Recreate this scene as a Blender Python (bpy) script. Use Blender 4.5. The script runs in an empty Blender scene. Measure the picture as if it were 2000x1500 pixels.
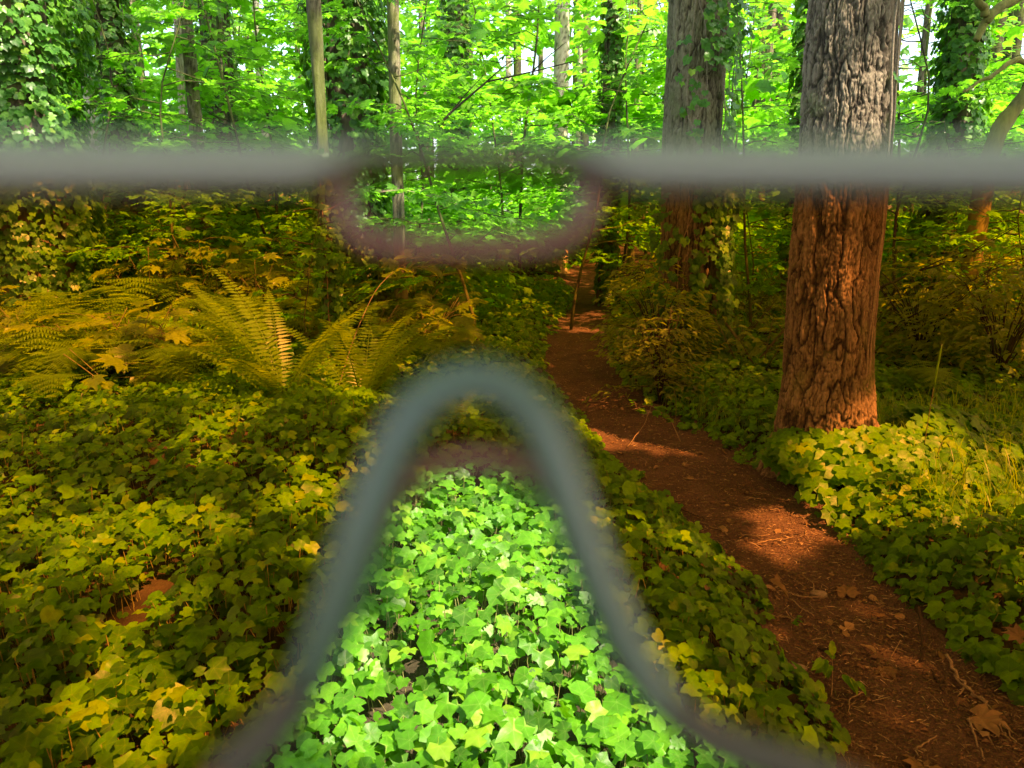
import bpy, bmesh, math, random
import numpy as np
from mathutils import Vector, Matrix, Quaternion

# ------------------------------------------------------------------ camera, world, sun, exposure
RNG = np.random.default_rng(7)
random.seed(7)
SC = bpy.context.scene
COL = SC.collection
CAMZ, PITCH, FPX = 1.5, math.radians(12.4), 1455.0
cd = bpy.data.cameras.new("camera"); cam = bpy.data.objects.new("camera", cd); COL.objects.link(cam)
cd.sensor_width = 36.0; cd.lens = 36.0 * FPX / 2000.0
cam.location = (0, 0, CAMZ); cam.rotation_euler = (math.pi / 2 - PITCH, 0, 0)
cd.clip_start = 0.004; cd.clip_end = 600
cd.dof.use_dof = True; cd.dof.focus_distance = 4.2; cd.dof.aperture_fstop = 8.6
SC.camera = cam

SUN_AZ = math.radians(134)      # clockwise from +Y (the view direction), to the right and slightly behind
SUN_EL = math.radians(54)
SDIR = np.array([math.sin(SUN_AZ) * math.cos(SUN_EL), math.cos(SUN_AZ) * math.cos(SUN_EL), math.sin(SUN_EL)])
w = bpy.data.worlds.new("World"); SC.world = w; w.use_nodes = True
nt = w.node_tree; nt.nodes.clear()
sky = nt.nodes.new("ShaderNodeTexSky"); sky.sky_type = 'NISHITA'; sky.sun_disc = False
sky.sun_elevation = SUN_EL; sky.sun_rotation = SUN_AZ; sky.dust_density = 3.0; sky.ozone_density = 1.0; sky.air_density = .9
bg = nt.nodes.new("ShaderNodeBackground"); bg.inputs[1].default_value = 0.15
wo = nt.nodes.new("ShaderNodeOutputWorld")
nt.links.new(sky.outputs[0], bg.inputs[0]); nt.links.new(bg.outputs[0], wo.inputs[0])
sl = bpy.data.lights.new("sun", 'SUN'); sl.energy = 3.3; sl.angle = math.radians(0.5); sl.color = (1, .93, .80)
so = bpy.data.objects.new("sun", sl); COL.objects.link(so)
so.rotation_euler = Vector(SDIR).to_track_quat('Z', 'Y').to_euler()
SC.view_settings.view_transform = 'Standard'; SC.view_settings.look = 'None'
SC.view_settings.gamma = 1; SC.view_settings.use_curve_mapping = False
SC.view_settings.exposure = 2.42
SC.view_settings.use_white_balance = True; SC.view_settings.white_balance_temperature = 7900; SC.view_settings.white_balance_tint = 8
SC.render.engine = 'CYCLES'
cy = SC.cycles
cy.max_bounces = 6; cy.diffuse_bounces = 3; cy.glossy_bounces = 2; cy.transmission_bounces = 4
cy.transparent_max_bounces = 12; cy.caustics_reflective = False; cy.caustics_refractive = False
cy.use_denoising = True; cy.sample_clamp_indirect = 6
try: cy.denoiser = 'OPENIMAGEDENOISE'
except Exception: pass

# ------------------------------------------------------------------ helpers
CP, SP = math.cos(PITCH), math.sin(PITCH)
def ray(px, py):
    u = (px - 1000) / FPX; v = (750 - py) / FPX
    return np.array([u, CP + v * SP, -SP + v * CP])
def ground_at(px, py, z=0.0):
    d = ray(px, py); t = (z - CAMZ) / d[2]
    return np.array([0, 0, CAMZ]) + d * t
def at(px, py, y):
    """world point seen at pixel (px,py) at ground distance y"""
    d = ray(px, py); t = y / d[1]
    return np.array([0, 0, CAMZ]) + d * t
def proj(P):
    P = np.asarray(P, float); q = P - np.array([0, 0, CAMZ])
    dep = q[..., 1] * CP - q[..., 2] * SP
    up = q[..., 1] * SP + q[..., 2] * CP
    dd = np.where(np.abs(dep) < 1e-4, 1e-4, dep)
    return 1000 + FPX * q[..., 0] / dd, 750 - FPX * up / dd, dep

def _hash(ix, iy, iz, s):
    h = (ix * 374761393 + iy * 668265263 + iz * 2147483647 + s * 974634777) & 0xffffffff
    h = ((h ^ (h >> 13)) * 1274126177) & 0xffffffff
    h = h ^ (h >> 16)
    return (h & 0xffff) / 65535.0
def vnoise(x, y, z=0.0, s=0, wrap=None):
    x, y, z = np.broadcast_arrays(np.asarray(x, float), np.asarray(y, float), np.asarray(z, float))
    ix, iy, iz = np.floor(x).astype(np.int64), np.floor(y).astype(np.int64), np.floor(z).astype(np.int64)
    fx, fy, fz = x - ix, y - iy, z - iz
    fx, fy, fz = fx * fx * (3 - 2 * fx), fy * fy * (3 - 2 * fy), fz * fz * (3 - 2 * fz)
    r = 0
    for a in (0, 1):
        for b in (0, 1):
            for c in (0, 1):
                xx = ix + a
                if wrap: xx = xx % wrap
                wgt = (fx if a else 1 - fx) * (fy if b else 1 - fy) * (fz if c else 1 - fz)
                r = r + wgt * _hash(xx, iy + b, iz + c, s)
    return r * 2 - 1
def fbm(x, y, s=0, o=4):
    r, a, f = 0, .5, 1.0
    for k in range(o):
        r = r + a * vnoise(x * f, y * f, 0, s + k); a *= .5; f *= 2.03
    return r
def sstep(a, b, x):
    t = np.clip((np.asarray(x, float) - a) / (b - a), 0, 1); return t * t * (3 - 2 * t)
def nrm(v):
    v = np.asarray(v, float); return v / np.maximum(np.linalg.norm(v, axis=-1, keepdims=True), 1e-9)

def tag(o, label=None, cat=None, group=None, kind=None):
    if label: o['label'] = label
    if cat: o['category'] = cat
    if group: o['group'] = group
    if kind: o['kind'] = kind
    return o
def link(name, me, mat=None, parent=None, M=None):
    o = bpy.data.objects.new(name, me); COL.objects.link(o)
    if mat is not None and me is not None and not me.materials: me.materials.append(mat)
    if parent is not None: o.parent = parent
    if M is not None: o.matrix_basis = M
    return o
def empty(name, loc=(0, 0, 0), label=None, cat=None, group=None, kind=None):
    o = bpy.data.objects.new(name, None); COL.objects.link(o); o.location = Vector([float(c) for c in loc])
    o.empty_display_size = .1
    return tag(o, label, cat, group, kind)
def mesh(name, V, F, attrs=None, flat=False):
    """V (n,3); F list of arrays (m,3)/(m,4) or a single array"""
    if not isinstance(F, (list, tuple)): F = [F]
    F = [np.asarray(f, np.int32) for f in F if len(f)]
    V = np.asarray(V, np.float32)
    me = bpy.data.meshes.new(name)
    me.vertices.add(len(V)); me.vertices.foreach_set("co", V.ravel())
    nl = sum(f.size for f in F); npoly = sum(len(f) for f in F)
    me.loops.add(nl); me.polygons.add(npoly)
    me.loops.foreach_set("vertex_index", np.concatenate([f.ravel() for f in F]))
    tot = np.concatenate([np.full(len(f), f.shape[1], np.int32) for f in F])
    st = np.concatenate([[0], np.cumsum(tot)[:-1]]).astype(np.int32)
    me.polygons.foreach_set("loop_start", st)
    try: me.polygons.foreach_set("loop_total", tot)
    except Exception: pass
    for k, a in (attrs or {}).items():
        at_ = me.attributes.new(k, 'FLOAT', 'POINT'); at_.data.foreach_set("value", np.asarray(a, np.float32))
    me.update(calc_edges=True)
    if flat:
        me.polygons.foreach_set("use_smooth", np.zeros(npoly, bool))
    return me

def tube(pts, rad, sides=6, cap=True):
    pts = np.asarray(pts, float); n = len(pts)
    rad = np.broadcast_to(np.asarray(rad, float), (n,))
    T = nrm(np.gradient(pts, axis=0))
    ref = np.array([0, 0, 1.0]) if abs(T[0, 2]) < .9 else np.array([1.0, 0, 0])
    A = np.zeros_like(pts); a = nrm(np.cross(T[0], ref))
    for i in range(n):
        a = nrm(a - T[i] * np.dot(a, T[i])); A[i] = a
    B = np.cross(T, A)
    th = np.linspace(0, 2 * np.pi, sides, endpoint=False)
    V = pts[:, None] + rad[:, None, None] * (np.cos(th)[None, :, None] * A[:, None] + np.sin(th)[None, :, None] * B[:, None])
    V = V.reshape(-1, 3)
    i = np.arange(n - 1)[:, None] * sides; j = np.arange(sides)[None]; j2 = (j + 1) % sides
    F = np.stack([i + j, i + j2, i + sides + j2, i + sides + j], -1).reshape(-1, 4)
    if cap:
        V = np.vstack([V, pts[0], pts[-1]]); c0, c1 = n * sides, n * sides + 1; k = np.arange(sides); k2 = (k + 1) % sides
        F2 = np.vstack([np.stack([k2, k, np.full(sides, c0)], -1), np.stack([(n - 1) * sides + k, (n - 1) * sides + k2, np.full(sides, c1)], -1)])
        tri = F2
    else: tri = np.zeros((0, 3), int)
    return V, F, tri
class Geo:
    def __init__(s): s.V = []; s.Q = []; s.T = []; s.n = 0
    def add(s, V, Q=None, T=None):
        s.V.append(V)
        if Q is not None and len(Q): s.Q.append(np.asarray(Q) + s.n)
        if T is not None and len(T): s.T.append(np.asarray(T) + s.n)
        s.n += len(V)
    def tube(s, p, r, sides=6): s.add(*tube(p, r, sides))
    def mesh(s, name, **k):
        F = ([np.vstack(s.Q)] if s.Q else []) + ([np.vstack(s.T)] if s.T else [])
        return mesh(name, np.vstack(s.V), F, **k)

# ------------------------------------------------------------------ materials
def newmat(name):
    m = bpy.data.materials.new(name); m.use_nodes = True; m.node_tree.nodes.clear()
    return m, m.node_tree.nodes, m.node_tree.links
def ramp(N, stops, inp=None, L=None):
    r = N.new("ShaderNodeValToRGB"); e = r.color_ramp.elements
    while len(e) > 1: e.remove(e[-1])
    for i, (p, c) in enumerate(stops):
        q = e[0] if i == 0 else e.new(p)
        q.position = p; q.color = (*c, 1)
    if inp is not None: L.new(inp, r.inputs[0])
    return r
def leaf_mat(name, stops, trans, tfac=.4, rough=.38, vein=(.5, .6, .3), vein_w=.06, vein_f=.5, spec=.5, bump=.15, under=1.0):
    m, N, L = newmat(name)
    out = N.new("ShaderNodeOutputMaterial"); p = N.new("ShaderNodeBsdfPrincipled"); t = N.new("ShaderNodeBsdfTranslucent"); mx = N.new("ShaderNodeMixShader")
    at_ = N.new("ShaderNodeAttribute"); at_.attribute_name = "rnd"
    cr = ramp(N, stops, at_.outputs["Fac"], L)
    tc = N.new("ShaderNodeTexCoord")
    nz = N.new("ShaderNodeTexNoise"); nz.inputs["Scale"].default_value = 45; nz.inputs["Detail"].default_value = 3
    geo = N.new("ShaderNodeNewGeometry"); L.new(geo.outputs["Position"], nz.inputs["Vector"])
    mul = N.new("ShaderNodeMix"); mul.data_type = 'RGBA'; mul.blend_type = 'MULTIPLY'; mul.inputs[0].default_value = 1
    mr = N.new("ShaderNodeMapRange"); mr.inputs[1].default_value = .3; mr.inputs[2].default_value = .7; mr.inputs[3].default_value = .78; mr.inputs[4].default_value = 1.18
    L.new(nz.outputs[0], mr.inputs[0]); L.new(cr.outputs[0], mul.inputs[6]); L.new(mr.outputs[0], mul.inputs[7])
    col = mul.outputs[2]
    if vein_f > 0:
        av = N.new("ShaderNodeAttribute"); av.attribute_name = "vein"
        vr = N.new("ShaderNodeMapRange"); vr.inputs[1].default_value = 1 - vein_w; vr.inputs[2].default_value = 1; vr.inputs[3].default_value = 0; vr.inputs[4].default_value = vein_f
        L.new(av.outputs["Fac"], vr.inputs[0])
        vm = N.new("ShaderNodeMix"); vm.data_type = 'RGBA'; L.new(vr.outputs[0], vm.inputs[0]); L.new(col, vm.inputs[6]); vm.inputs[7].default_value = (*vein, 1)
        col = vm.outputs[2]
    L.new(col, p.inputs["Base Color"]); p.inputs["Roughness"].default_value = rough
    p.inputs["Specular IOR Level"].default_value = spec
    bp = N.new("ShaderNodeBump"); bp.inputs["Strength"].default_value = bump; bp.inputs["Distance"].default_value = .004
    L.new(nz.outputs[0], bp.inputs["Height"]); L.new(bp.outputs[0], p.inputs["Normal"])
    tm = N.new("ShaderNodeMix"); tm.data_type = 'RGBA'; tm.blend_type = 'MULTIPLY'; tm.inputs[0].default_value = 1
    L.new(mr.outputs[0], tm.inputs[6]); tm.inputs[7].default_value = (*trans, 1)
    L.new(tm.outputs[2], t.inputs[0])
    mx.inputs[0].default_value = tfac; L.new(p.outputs[0], mx.inputs[1]); L.new(t.outputs[0], mx.inputs[2]); L.new(mx.outputs[0], out.inputs[0])
    return m
def bark_mat(name, deep, mid, top, moss=None, moss_amt=.0, scale=30, rough=.9, bump=.6, stretch=.25):
    m, N, L = newmat(name)
    out = N.new("ShaderNodeOutputMaterial"); p = N.new("ShaderNodeBsdfPrincipled"); L.new(p.outputs[0], out.inputs[0])
    geo = N.new("ShaderNodeNewGeometry"); mp = N.new("ShaderNodeMapping"); mp.inputs["Scale"].default_value = (1, 1, stretch)
    L.new(geo.outputs["Position"], mp.inputs[0])
    n1 = N.new("ShaderNodeTexNoise"); n1.inputs["Scale"].default_value = scale; n1.inputs["Detail"].default_value = 8; n1.inputs["Roughness"].default_value = .7
    L.new(mp.outputs[0], n1.inputs["Vector"])
    n2 = N.new("ShaderNodeTexNoise"); n2.inputs["Scale"].default_value = 3.0; n2.inputs["Detail"].default_value = 5; L.new(geo.outputs["Position"], n2.inputs["Vector"])
    a = N.new("ShaderNodeAttribute"); a.attribute_name = "plate"
    add = N.new("ShaderNodeMath"); add.operation = 'ADD'; L.new(a.outputs["Fac"], add.inputs[0]); L.new(n1.outputs[0], add.inputs[1])
    cr = ramp(N, [(.38, deep), (.62, mid), (1.0, top)], None)
    sc = N.new("ShaderNodeMath"); sc.operation = 'MULTIPLY'; sc.inputs[1].default_value = .8; L.new(add.outputs[0], sc.inputs[0]); L.new(sc.outputs[0], cr.inputs[0])
    col = cr.outputs[0]
    if moss:
        mr = N.new("ShaderNodeMapRange"); mr.inputs[1].default_value = .62 - moss_amt; mr.inputs[2].default_value = .72 - moss_amt; L.new(n2.outputs[0], mr.inputs[0])
        mm = N.new("ShaderNodeMath"); mm.operation = 'MULTIPLY'; L.new(mr.outputs[0], mm.inputs[0]); L.new(n1.outputs[0], mm.inputs[1])
        mx = N.new("ShaderNodeMix"); mx.data_type = 'RGBA'; L.new(mm.outputs[0], mx.inputs[0]); L.new(col, mx.inputs[6]); mx.inputs[7].default_value = (*moss, 1); col = mx.outputs[2]
    L.new(col, p.inputs["Base Color"]); p.inputs["Roughness"].default_value = rough; p.inputs["Specular IOR Level"].default_value = .25
    bp = N.new("ShaderNodeBump"); bp.inputs["Strength"].default_value = bump; bp.inputs["Distance"].default_value = .012
    L.new(n1.outputs[0], bp.inputs["Height"]); L.new(bp.outputs[0], p.inputs["Normal"])
    return m
def plain_mat(name, c1, c2, scale=20, rough=.8, spec=.3, bump=.3, dist=.01):
    m, N, L = newmat(name)
    out = N.new("ShaderNodeOutputMaterial"); p = N.new("ShaderNodeBsdfPrincipled"); L.new(p.outputs[0], out.inputs[0])
    geo = N.new("ShaderNodeNewGeometry"); n1 = N.new("ShaderNodeTexNoise"); n1.inputs["Scale"].default_value = scale; n1.inputs["Detail"].default_value = 7; n1.inputs["Roughness"].default_value = .65
    L.new(geo.outputs["Position"], n1.inputs["Vector"])
    cr = ramp(N, [(.32, c1), (.68, c2)], n1.outputs[0], L); L.new(cr.outputs[0], p.inputs["Base Color"])
    p.inputs["Roughness"].default_value = rough; p.inputs["Specular IOR Level"].default_value = spec
    bp = N.new("ShaderNodeBump"); bp.inputs["Strength"].default_value = bump; bp.inputs["Distance"].default_value = dist
    L.new(n1.outputs[0], bp.inputs["Height"]); L.new(bp.outputs[0], p.inputs["Normal"])
    return m

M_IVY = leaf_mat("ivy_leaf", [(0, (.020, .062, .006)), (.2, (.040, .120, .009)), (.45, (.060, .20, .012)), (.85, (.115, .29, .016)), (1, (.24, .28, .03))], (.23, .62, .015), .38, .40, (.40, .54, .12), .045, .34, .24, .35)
M_IVYT = leaf_mat("tree_ivy_leaf", [(0, (.022, .085, .016)), (.5, (.05, .16, .025)), (.9, (.11, .26, .03)), (1, (.2, .22, .04))], (.20, .50, .03), .35, .32, (.35, .45, .2), .05, .35, .22)
M_MAPLE = leaf_mat("maple_leaf", [(0, (.04, .15, .014)), (.5, (.07, .21, .018)), (1, (.12, .27, .02))], (.22, .66, .035), .58, .42, (.2, .32, .05), .05, .25)
M_BUSH = leaf_mat("shrub_leaf", [(0, (.07, .13, .015)), (.5, (.12, .20, .02)), (1, (.18, .26, .03))], (.38, .52, .03), .45, .42, (.3, .36, .1), .06, .3)
M_FERN = leaf_mat("fern_leaf", [(0, (.065, .15, .015)), (.5, (.105, .21, .02)), (1, (.15, .27, .03))], (.38, .62, .03), .5, .42, (.4, .4, .1), .05, .0)
M_BROWNLEAF = leaf_mat("dry_leaf", [(0, (.10, .065, .04)), (.5, (.18, .12, .075)), (1, (.28, .20, .13))], (.25, .15, .06), .15, .7, (.3, .22, .14), .06, .4, .2, .5)
M_NEEDLE = leaf_mat("conifer_spray", [(0, (.02, .05, .014)), (1, (.05, .10, .02))], (.1, .2, .02), .3, .5, (0, 0, 0), .05, 0)
M_FIR = bark_mat("fir_bark", (.030, .022, .016), (.098, .072, .052), (.25, .19, .14), (.14, .15, .06), .04, 75)
M_FIR2 = bark_mat("fir_bark_grey", (.045, .034, .022), (.125, .102, .064), (.23, .195, .13), (.13, .14, .06), .06, 70)
M_BARK = bark_mat("mossy_bark", (.03, .026, .018), (.10, .088, .055), (.26, .23, .16), (.12, .15, .03), .20, 55, stretch=.5)
M_PALE = bark_mat("pale_bark", (.10, .085, .065), (.34, .29, .22), (.55, .49, .40), (.2, .22, .08), .08, 45, stretch=.5)
M_DARKBARK = bark_mat("dark_bark", (.03, .022, .016), (.09, .066, .048), (.17, .13, .10), (.1, .12, .03), .08, 26)
M_STEM = plain_mat("green_brown_stem", (.08, .07, .03), (.16, .15, .06), 60)
M_TWIG = plain_mat("dry_twig", (.14, .10, .07), (.30, .23, .17), 80)
M_SOIL = plain_mat("soil", (.045, .030, .022), (.11, .078, .058), 14, .95, .15, .9, .03)
M_FLOOR = plain_mat("forest_floor", (.025, .02, .012), (.07, .05, .03), 9, .95, .15, .9, .04)
M_STONE = plain_mat("stone", (.12, .10, .09), (.24, .20, .18), 30, .85)

# soil of the trodden path: finer, redder, with crumbs
def path_mat():
    m, N, L = newmat("trodden_path")
    out = N.new("ShaderNodeOutputMaterial"); p = N.new("ShaderNodeBsdfPrincipled"); L.new(p.outputs[0], out.inputs[0])
    geo = N.new("ShaderNodeNewGeometry")
    a = N.new("ShaderNodeTexNoise"); a.inputs["Scale"].default_value = 4; a.inputs["Detail"].default_value = 6; L.new(geo.outputs["Position"], a.inputs["Vector"])
    b = N.new("ShaderNodeTexNoise"); b.inputs["Scale"].default_value = 110; b.inputs["Detail"].default_value = 6; b.inputs["Roughness"].default_value = .75; L.new(geo.outputs["Position"], b.inputs["Vector"])
    v = N.new("ShaderNodeTexVoronoi"); v.inputs["Scale"].default_value = 90; v.inputs["Randomness"].default_value = 1; L.new(geo.outputs["Position"], v.inputs["Vector"])
    c1 = ramp(N, [(.3, (.068, .046, .042)), (.7, (.130, .090, .082))], a.outputs[0], L)
    c2 = ramp(N, [(.3, (.5, .5, .5)), (.52, (1, 1, 1)), (.72, (1.5, 1.4, 1.3))], b.outputs[0], L)
    mx = N.new("ShaderNodeMix"); mx.data_type = 'RGBA'; mx.blend_type = 'MULTIPLY'; mx.inputs[0].default_value = 1
    L.new(c1.outputs[0], mx.inputs[6]); L.new(c2.outputs[0], mx.inputs[7]); L.new(mx.outputs[2], p.inputs["Base Color"])
    p.inputs["Roughness"].default_value = .92; p.inputs["Specular IOR Level"].default_value = .2
    ad = N.new("ShaderNodeMath"); ad.operation = 'ADD'; L.new(b.outputs[0], ad.inputs[0]); L.new(v.outputs["Distance"], ad.inputs[1])
    bp = N.new("ShaderNodeBump"); bp.inputs["Strength"].default_value = .9; bp.inputs["Distance"].default_value = .014; L.new(ad.outputs[0], bp.inputs["Height"]); L.new(bp.outputs[0], p.inputs["Normal"])
    return m
M_PATH = path_mat()

# ------------------------------------------------------------------ leaf templates (unit size; petiole at origin, tip along +y, face +z)
def polar_leaf(table, jit=.0, cup=.25, fold=.12, seed=0):
    r = np.random.default_rng(seed)
    pts, tipf = [], []
    half = [(a, q, tp) for a, q, tp in table]
    full = [(-a, q, tp) for a, q, tp in reversed(half) if 0 < a < 180] + half
    for a, q, tp in full:
        q = q * (1 + r.normal() * jit); a = math.radians(a + r.normal() * jit * 25)
        pts.append([math.sin(a) * q, math.cos(a) * q + .12, 0]); tipf.append(tp)
    P = np.array(pts); c = np.array([[0, .12, 0]])
    V = np.vstack([c, P]); d = V[:, :2] - c[0, :2]
    rr = np.linalg.norm(d, axis=1)
    V[:, 2] = -cup * rr ** 2 + fold * np.abs(V[:, 0]) + r.normal(size=len(V)) * .015
    V[1:, 2] += np.where(np.array(tipf) > 0, -.05, .02) * (rr[1:] > .2)
    n = len(P)
    F = np.array([[0, 1 + (i + 1) % n, 1 + i] for i in range(n)])
    vein = np.concatenate([[1], np.array(tipf, float)])
    return V, F, vein
IVY_T = [(0, .66, 1), (24, .45, 0), (50, .56, 1), (76, .43, 0), (108, .46, 1), (148, .37, 0), (180, .10, 1)]
IVY_R = [(0, .56, 1), (26, .46, 0), (52, .50, 1), (80, .42, 0), (112, .44, 1), (148, .36, 0), (180, .14, 1)]
IVY_H = [(0, .60, 1), (30, .36, 0), (62, .50, 1), (95, .38, 0), (130, .38, 1), (180, .08, 1)]
IVY_S = [(0, .60, 1), (32, .46, 0), (62, .52, 1), (105, .42, 1), (150, .32, 0)]
MAP_T = [(0, .66, 1), (10, .50, 0), (20, .38, 0), (34, .50, 0), (44, .60, 1), (56, .42, 0), (68, .34, 0), (86, .50, 1), (104, .32, 0), (128, .36, 1), (160, .24, 0), (180, .07, 1)]
MAP_S = [(0, .62, 1), (22, .38, 0), (46, .56, 1), (70, .34, 0), (98, .46, 1), (150, .26, 0)]
OVAL = [(0, .78, 1), (12, .60, 0), (30, .40, 0), (62, .27, 0), (110, .23, 0), (150, .30, 0), (180, .34, 1)]
OVAL_S = [(0, .74, 1), (28, .40, 0), (75, .25, 0), (140, .28, 0)]
TPL = {
    'ivy': [polar_leaf(t, .07, .30, .22, 10 + i) for i, t in enumerate([IVY_T, IVY_R, IVY_H, IVY_T, IVY_R, IVY_T])],
    'ivy_s': [polar_leaf(IVY_S, .08, .30, .25, 30 + i) for i in range(4)],
    'maple': [polar_leaf(MAP_T, .06, .28, .10, 50 + i) for i in range(5)],
    'maple_s': [polar_leaf(MAP_S, .08, .30, .12, 70 + i) for i in range(4)],
    'oval': [polar_leaf(OVAL, .05, .25, .25, 90 + i) for i in range(4)],
    'oval_s': [polar_leaf(OVAL_S, .06, .25, .3, 110 + i) for i in range(3)],
}
def frames(nor, tip):
    z = nrm(nor); y = nrm(tip - z * np.sum(tip * z, -1, keepdims=True)); x = np.cross(y, z)
    return np.stack([x, y, z], -1)
def rnd_dirs(n, r=RNG):
    a = r.uniform(0, 2 * np.pi, n); return np.stack([np.cos(a), np.sin(a), np.zeros(n)], -1)

class Cloud:
    """many leaves: position, frame, size, colour number"""
    def __init__(s): s.P = []; s.R = []; s.S = []; s.C = []
    def add(s, P, R, S, C=None):
        n = len(P); s.P.append(P); s.R.append(R); s.S.append(np.broadcast_to(S, (n,)).astype(float))
        s.C.append(RNG.uniform(0, 1, n) if C is None else np.clip(C, 0, 1))
    def cat(s):
        return np.vstack(s.P), np.concatenate(s.R), np.concatenate(s.S), np.concatenate(s.C)
def leaves_mesh(name, tpl, P, R, S, C):
    T = TPL[tpl]; k = np.arange(len(P)) % len(T)
    Vs, Fs, rn, vn, off = [], [], [], [], 0
    for i, (V, F, ve) in enumerate(T):
        m = k == i; n = int(m.sum())
        if not n: continue
        W = np.einsum('nij,vj->nvi', R[m] * S[m][:, None, None], V) + P[m][:, None]
        Vs.append(W.reshape(-1, 3)); Fs.append((F[None] + (np.arange(n) * len(V))[:, None, None] + off).reshape(-1, 3))
        rn.append(np.repeat(C[m], len(V))); vn.append(np.tile(ve, n)); off += n * len(V)
    return mesh(name, np.vstack(Vs), np.vstack(Fs), {'rnd': np.concatenate(rn), 'vein': np.concatenate(vn)})
_single = {}
def single_leaf(tpl, i, ci, mat):
    key = (tpl, i, ci, mat.name)
    if key not in _single:
        V, F, ve = TPL[tpl][i]
        me = mesh("leaf", V, F, {'rnd': np.full(len(V), (ci + .5) / 5), 'vein': ve}); me.materials.append(mat); _single[key] = me
    return _single[key]
def emit(cloud, near, far, mat, parent, n_parts=0, name='leaf', mass='foliage', split_d=7.0, min_px=10):
    """the leaves that show largest become parts, the rest one mass; parent sits at its own origin"""
    P, R, S, C = cloud.cat() if isinstance(cloud, Cloud) else cloud
    org = np.array(parent.location)
    px, py, dep = proj(P)
    vis = (dep > .5) & (px > 0) & (px < 2000) & (py > 0) & (py < 1500)
    app = np.where(vis, S / np.maximum(dep, .1) * FPX * (0.8 + 0.4 * RNG.uniform(size=len(S))), 0)
    idx = np.argsort(-app)[:n_parts]; idx = idx[app[idx] > min_px]
    for j in idx:
        me = single_leaf(near, int(RNG.integers(len(TPL[near]))), int(min(4, C[j] * 5)), mat)
        M = Matrix.Identity(4); A = R[j] * S[j]
        for a in range(3):
            for b in range(3): M[a][b] = A[a, b]
            M[a][3] = P[j, a] - org[a]
        link(name, me, None, parent, M)
    rest = np.ones(len(P), bool); rest[idx] = False
    isnear = (dep < split_d) & (dep > .3) & rest
    for msk, tp in ((isnear, near), (rest & ~isnear, far)):
        if msk.sum():
            o = link(mass, leaves_mesh(mass, tp, P[msk] - org, R[msk], S[msk], C[msk]), mat, parent); o['kind'] = 'stuff'

# ------------------------------------------------------------------ terrain and path
ROWS = [(499, 1080, 1102), (512, 1085, 1118), (530, 1092, 1142), (560, 1120, 1188), (600, 1122, 1195), (640, 1086, 1185), (680, 1064, 1175), (720, 1064, 1185),
        (770, 1098, 1222), (815, 1138, 1290), (860, 1178, 1395), (905, 1222, 1460), (950, 1272, 1520), (1000, 1335, 1570), (1060, 1392, 1640), (1130, 1462, 1690),
        (1200, 1512, 1745), (1280, 1562, 1830), (1360, 1618, 1945), (1430, 1655, 2050), (1500, 1700, 2180), (1700, 1790, 2600), (2100, 1950, 3300)]
PL = np.array([ground_at(a, r)[:2] for r, a, b in ROWS])[::-1]; PR = np.array([ground_at(b, r)[:2] for r, a, b in ROWS])[::-1]
def path_l(y): return np.interp(y, PL[:, 1], PL[:, 0])
def path_r(y): return np.interp(y, PR[:, 1], PR[:, 0])
def side(x, y):
    """metres outside the path edge; negative inside"""
    return np.maximum(path_l(y) - x, x - path_r(y))
def hgt(x, y):
    x = np.asarray(x, float); y = np.asarray(y, float)
    s = side(x, y)
    b = sstep(-.10, .55, s) * .07 + sstep(.3, 2.5, s) * .07
    n = fbm(x * .55, y * .55, 3) * .16 * sstep(0, 1.2, s) + fbm(x * 3.1, y * 3.1, 9) * .025 * sstep(-.1, .4, s)
    n = n * (1 - .85 * np.exp(-(((x - 1.95) / .9) ** 2 + ((y - 4.2) / 1.0) ** 2)))
    far = sstep(15, 60, np.hypot(x, y)) * fbm(x * .05, y * .05, 21) * 1.0
    mound = .16 * np.exp(-(((x + 1.7) / 1.2) ** 2 + ((y - 4.2) / 1.0) ** 2))
    rise = .38 * sstep(5.4, 10.5, y) * sstep(-.9, -3.2, x) * sstep(40, 14, y) + .22 * sstep(5.5, 10, y) * sstep(2.6, 4.6, x) * sstep(40, 14, y)
    return b + n + far + mound + rise - sstep(.15, 0, s) * .012 * (1 + fbm(x * 5, y * 5, 5))
def axis(c, span, near, n):
    t = np.linspace(-1, 1, n); return c + span * np.sign(t) * (np.abs(t) * near + (1 - near) * np.abs(t) ** 4)
gx = axis(0, 300, .035, 420); gy = axis(5, 300, .035, 420)
X, Y = np.meshgrid(gx, gy); Z = hgt(X, Y)
n = len(gx); i = np.arange(n - 1)[:, None] * n + np.arange(n - 1)[None]
Q = np.stack([i, i + 1, i + n + 1, i + n], -1).reshape(-1, 4)
Z = Z - np.where(side(X, Y) < .05, .02, 0)
g = link("ground", mesh("ground", np.stack([X, Y, Z], -1).reshape(-1, 3), Q), M_FLOOR); tag(g, kind='structure')

ys = np.concatenate([np.arange(.6, 9, .03), np.arange(9, 31, .12)]); us = np.linspace(-.18, 1.18, 40)
YY, UU = np.meshgrid(ys, us, indexing='ij'); XX = path_l(YY) + UU * (path_r(YY) - path_l(YY))
ZZ = hgt(XX, YY) + .004 + fbm(XX * 9, YY * 9, 33) * .012 + fbm(XX * 30, YY * 30, 35) * .006
n = len(us); i = np.arange(len(ys) - 1)[:, None] * n + np.arange(n - 1)[None]
p_ = link("path", mesh("path", np.stack([XX, YY, ZZ], -1).reshape(-1, 3), np.stack([i, i + 1, i + n + 1, i + n], -1).reshape(-1, 4)), M_PATH); tag(p_, kind='structure')

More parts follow.
